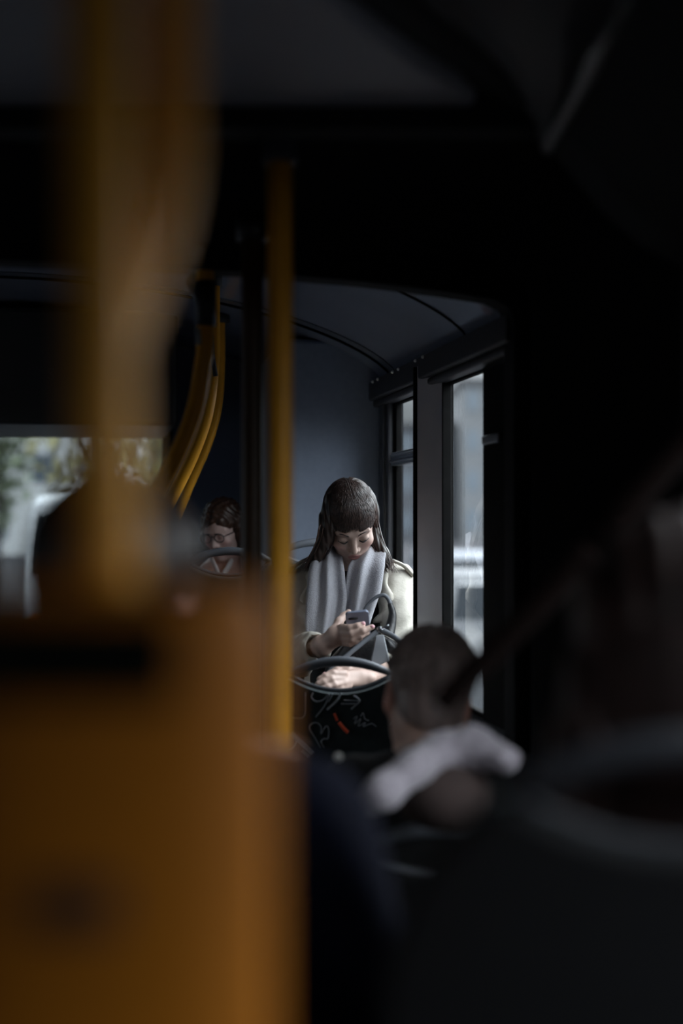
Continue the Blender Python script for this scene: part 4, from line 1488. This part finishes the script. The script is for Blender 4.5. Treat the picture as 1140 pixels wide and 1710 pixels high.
F.cap(sc_ + [0, 0, -.08], sc_ + [0, -.02, -.52], .135, .155, .06)
F.chain([sc_ + [.150, .0, -.04], sc_ + [.195, .06, -.30], sc_ + [.12, .25, -.40]], [.074, .078, .055], .05)
F.chain([sc_ + [-.165, .0, -.03], sc_ + [-.205, .06, -.30], sc_ + [-.12, .25, -.40]], [.080, .078, .055], .04)
F.displace(lambda X: .004 * np.sin(X[2] * 45 + X[0] * 30) * np.sin(X[0] * 40 + X[1] * 20))
F.cap(sc_ + [0, 0, .0], P(207, 1262, 1.29), .105, .074, .05)
F.mesh('jacket', NAVYC, nv)
hd = Field(H4.o - .16, H4.o + .16, .004)
def cap4(X):
    L = H4.loc(X)
    v = d_ell(L, (0, -.016, .043), (.080, .102, .090))
    g = (-.075 + (L[1] + .09) * .75 - L[2]) / 1.25
    return smax(v, g, .008) * H4.k
hd.op(cap4, H4.o - .15, H4.o + .15, .01)
nhair = hd.mesh('hair', HAIR_D, nv)
lines = []
for i in range(1300):
    a = random.uniform(0, 2 * math.pi)
    p0 = random.uniform(.05, 1.45)
    pts = []
    for u in np.linspace(0, 1, 6):
        ph = p0 + u * .8
        n_ = np.array([math.sin(ph) * math.cos(a), math.sin(ph) * math.sin(a), math.cos(ph)])
        pts.append(H4.w(*(np.array([0, -.016, .043]) + n_ * np.array([.081, .103, .091]) * (1 + .02 * math.sin(u * 3)))))
    if pts[-1][2] > H4.w(0, -.09, -.075)[2] and math.sin(a) < .25 - .9 * max(0, p0 - .7): lines.append(np.array(pts))
strands(lines, .0022, 'hair_strands', HAIR_D, nhair)
F = Field([-.48, 1.10, .10], [.02, 1.90, .82], .009)
for sg in (-1, 1):
    hip = np.array([sc_[0] + sg * .09, 1.30, .62]); knee = np.array([sc_[0] + sg * .10, 1.74, .62])
    F.chain([hip, knee, [knee[0], knee[1], .18]], [.09, .065, .045], .03)
F.mesh('trousers', BLACKC, nv)

# ================================================================== PERSON WITH LONG BROWN HAIR (right edge, from behind)
rp = thing('person', 'person with long brown hair seen from behind at the right edge', 'person', (.27, 1.22, .30))
H5 = Head(P(1122, 1120, 1.20), pitch=6, yaw=8, roll=0, scale=.98, back=True)
F = Field([.02, .98, .85], [.50, 1.46, 1.66], .005)
H5.add(F)
nb5 = P(1118, 1375, 1.20)
F.cap(H5.w(0, -.02, -.05), nb5, .055, .06, .03)
F.cap(nb5 + [-.11, 0, -.05], nb5 + [.11, 0, -.05], .05, .05, .05)
F.cap(nb5 + [0, 0, -.06], nb5 + [0, 0, -.38], .10, .12, .05)
F.mesh('body', SKIN, rp, H5.tint((.55, .36, .30)))
F = Field([-.02, .96, .62], [.508, 1.62, 1.45], .006)
F.cap(nb5 + [-.105, .01, -.055], nb5 + [.105, .01, -.055], .062, .062, .06)
F.cap(nb5 + [0, .01, -.10], nb5 + [0, .0, -.46], .125, .135, .06)
F.chain([nb5 + [.130, .02, -.075], nb5 + [.150, .08, -.30], nb5 + [.10, .25, -.38]], [.062, .058, .05], .03)
F.chain([nb5 + [-.130, .02, -.075], nb5 + [-.150, .08, -.30], nb5 + [-.10, .25, -.38]], [.062, .058, .05], .03)
F.mesh('dark_jacket', BLACKC, rp)
hd = Field([.06, 1.00, 1.24], [.508, 1.42, 1.66], .004)
def cap5(X):
    L = H5.loc(X)
    v = d_ell(L, (0, -.018, .043), (.086, .106, .094))
    g = (-.10 + (L[1] + .09) * .9 - L[2]) / 1.35
    return smax(v, g, .008) * H5.k
hd.op(cap5, H5.o - .16, H5.o + .16, .01)
top5 = H5.w(0, -.06, .03)
for dx in (-.055, -.02, .02, .055):
    hd.chain([top5 + [dx, .0, .0], top5 + [dx * 1.35, -.012, -.08], nb5 + [dx * 1.7, -.055, .02], nb5 + [dx * 1.7, -.075, -.03]], [.045, .040, .034, .020], .02)
hd.displace(lambda X: .003 * np.sin(X[0] * 260 + 3 * np.sin(X[2] * 18)) * np.ones_like(X[1]))
rhair = hd.mesh('long_hair', HAIR_R, rp)
lines = []
for i in range(320):
    x = random.uniform(-.09, .09)
    a = top5 + [x * .5, .02 * random.random(), .075 - abs(x) * .3]
    lines.append(smooth_path([a, top5 + [x * .95, -.062 * math.cos(x * 12), .01], top5 + [x * 1.2, -.072 * math.cos(x * 11), -.09], nb5 + [x * 1.35, -.100 * math.cos(x * 8) , .03], nb5 + [x * 1.35 + random.gauss(0, .006), -.104 * math.cos(x * 8), -.04 + random.gauss(0, .015)]], 4))
strands(lines, .0022, 'hair_strands', HAIR_R, rhair)
F = Field([.04, 1.00, .28], [.50, 1.76, .90], .009)
for sg in (-1, 1):
    hip = np.array([.265 + sg * .085, 1.2, .74]); knee = np.array([.265 + sg * .095, 1.62, .72])
    F.chain([hip, knee, [knee[0], knee[1], .34]], [.085, .065, .045], .03)
F.mesh('trousers', BLACKC, rp)

# ================================================================== OUTSIDE
ASPH = mat('asphalt', (.032, .032, .035), .95, var=.2, vscale=3, spec=.05)
b = MB()
b.box((-60, -30, -.45), (60, 200, -.35))
struct(b.build('road', ASPH, smooth=False))
def building(label, x0, x1, y0, y1, h, m, nx, nz):
    g = thing('building', label, 'building', ((x0 + x1) / 2, (y0 + y1) / 2, -.35))
    b = MB()
    b.box((x0, y0, -.35), (x1, y1, h))
    b.build('walls', m, g, smooth=False)
    b = MB()
    b.box((x0 - .3, y0 - .3, h), (x1 + .3, y1 + .3, h + .4))
    b.build('roof', TRIMG, g, smooth=False)
    gm = mat('far_window_glass', (.10, .12, .14), .2)
    for i in range(nx):
        for j in range(nz):
            w_ = (x1 - x0) / nx
            hh = (h + .35) / nz
            b = MB()
            b.box((x0 + w_ * (i + .25), y0 - .06, -.35 + hh * (j + .3)), (x0 + w_ * (i + .75), y0 + .02, -.35 + hh * (j + .8)))
            b.build('window', gm, g, smooth=False)
building('grey building at the street end, through the tall right window', 1.5, 9.35, 118, 130, 9.2, mat('grey_render', (.055, .06, .068), .9, var=.1, vscale=.3), 5, 3)
building('paler building right of the grey one, through the tall right window', 9.7, 18, 114, 126, 12.5, mat('pale_render', (.095, .10, .105), .9, var=.1, vscale=.3), 5, 4)
building('pale house among trees, through the rear window', -22, -11.5, 74, 84, 8.5, mat('cream_render', (.55, .55, .55), .9, var=.1, vscale=.3), 4, 3)
def car(label, x, y, yaw, m, h=1.45, L=4.3, van=False):
    g = thing('parked_car' if not van else 'parked_van', label, 'car' if not van else 'van', (x, y, -.35))
    M = Matrix.Rotation(yaw, 3, 'Z')
    def T(p): return np.array(M @ Vector((p[0], p[1], 0))) + np.array([x, y, -.35 + p[2]])
    half = .85
    if van:
        prof = [(-L / 2, .35), (-L / 2, h * .96), (-L / 2 + .15, h), (L * .28, h), (L * .40, h * .62), (L / 2, h * .48), (L / 2, .35)]
    else:
        prof = [(-L / 2, .30), (-L / 2, .78), (-L * .40, .90), (-L * .27, h * .97), (-L * .10, h), (L * .10, h * .98), (L * .25, .93), (L * .46, .80), (L / 2, .62), (L / 2, .30)]
    b = MB()
    rr = []
    for xx, k in ((-half, .93), (-half * .93, 1), (half * .93, 1), (half, .93)):
        rr.append(np.array([T((xx * (1 - .18 * max(0, (z - .9) / h)), yy, .3 + (z - .3) * k)) for yy, z in prof]))
    b.loft(rr)
    b.build('body', m, g, bevel=.05)
    gm = mat('car_glass', (.03, .035, .04), .1)
    ux, uy = T((1, 0, 0)) - T((0, 0, 0)), T((0, 1, 0)) - T((0, 0, 0))
    for sg in (-1, 1):
        b = MB()
        if van:
            b.prism([(L * .02, h * .62), (L * .27, h * .62), (L * .22, h * .93), (L * .02, h * .93)], uy, (0, 0, 1), T((sg * .80 - .02, 0, 0)), .04, ux)
        else:
            b.prism([(-L * .34, .95), (L * .20, .95), (L * .09, h * .94), (-L * .24, h * .93)], uy, (0, 0, 1), T((sg * .79 - .02, 0, 0)), .04, ux)
        b.build('side_window', gm, g, smooth=False)
    b = MB()
    if van:
        b.prism([(-.7, h * .6), (.7, h * .6), (.65, h * .9), (-.65, h * .9)], ux, (0, 0, 1), T((0, -L / 2 - .02, 0)), .04, uy)
    else:
        b.prism([(-.62, .93), (.62, .93), (.55, h * .93), (-.55, h * .93)], ux, (0, 0, 1), T((0, -L * .36, 0)), .06, uy * .8 + np.array([0, 0, .25]))
    b.build('back_window', gm, g, smooth=False)
    for sx in (-1, 1):
        for sy in (-1, 1):
            b = MB()
            c = T((sx * .78, sy * L * .31, .31))
            e = T((1, 0, 0)) - T((0, 0, 0))
            b.tube([c - e * .1, c + e * .1], .31, 20)
            b.build('wheel', RUB, g)
    for sx in (-1, 1):
        b = MB()
        b.ball(T((sx * .68, -L / 2, .75)), (.10, .05, .07))
        b.build('tail_light', mat('tail_light_orange', (.70, .14, .03), .3), g)
    return g
car('pale silver parked car outside the tall right window', 1.45, 13.5, TH * .3, mat('silver_paint', (.055, .058, .062), .4, spec=.2))
car('dark parked car behind the silver one outside the tall right window', 1.85, 21.0, TH * .3, mat('dark_blue_paint', (.05, .06, .08), .3))
car('white parked van outside the rear window', -2.75, 18.0, .05, mat('white_paint', (.75, .76, .78), .3), 2.15, 4.9, True)
car('grey parked car beyond the rear window beside the tree trunks', -4.9, 15.0, .1, mat('grey_paint', (.35, .36, .38), .3))
def tree(label, x, y, h, r, m, seed, tr=.16):
    g = thing('street_tree', label, 'tree', (x, y, -.35), 'trees behind the bus')
    rnd = random.Random(seed)
    b = MB()
    b.tube([(x, y, -.35), (x + .05, y, h * .3), (x + .02, y, h * .75)], [tr, tr * .75, tr * .4], 10)
    for k in range(7):
        a = rnd.uniform(0, 6.28)
        z0 = h * rnd.uniform(.25, .5)
        b.tube([(x, y, z0), (x + math.cos(a) * r * .6, y + math.sin(a) * r * .6, z0 + h * .25)], [.06, .02], 6)
    b.build('trunk', mat('tree_bark', (.06, .05, .04), .9, var=.2), g)
    b = MB()
    V, Fc = [], []
    for k in range(900):
        u = np.array([rnd.gauss(0, 1), rnd.gauss(0, 1), rnd.gauss(0, 1)])
        u = u / np.linalg.norm(u) * rnd.random() ** .35
        c = np.array([x, y, h * .62]) + u * np.array([r, r, h * .46])
        d1 = np.array([rnd.gauss(0, 1), rnd.gauss(0, 1), rnd.gauss(0, 1)])
        d1 /= np.linalg.norm(d1)
        d2 = np.cross(d1, [0.3, .5, .8]); d2 /= np.linalg.norm(d2)
        n = len(V)
        sz = rnd.uniform(.10, .20)
        V += [c - d1 * sz, c + d2 * sz * .6, c + d1 * sz, c - d2 * sz * .6]
        Fc.append((n, n + 1, n + 2, n + 3))
    b.add(V, Fc)
    b.build('foliage', m, g, smooth=False)
LEAFY = mat('yellow_green_leaves', (.40, .37, .20), .7, var=.3, vscale=2)
LEAFG = mat('green_leaves', (.27, .31, .21), .7, var=.3, vscale=2)
tree('yellow-leaved tree in the middle of the rear window', -4.4, 26, 6.5, 1.4, LEAFY, 1)
tree('green tree at the right of the rear window', -3.6, 31, 6.0, 1.2, LEAFG, 2)
tree('green tree at the left of the rear window', -7.1, 29, 6.5, .9, LEAFG, 3)
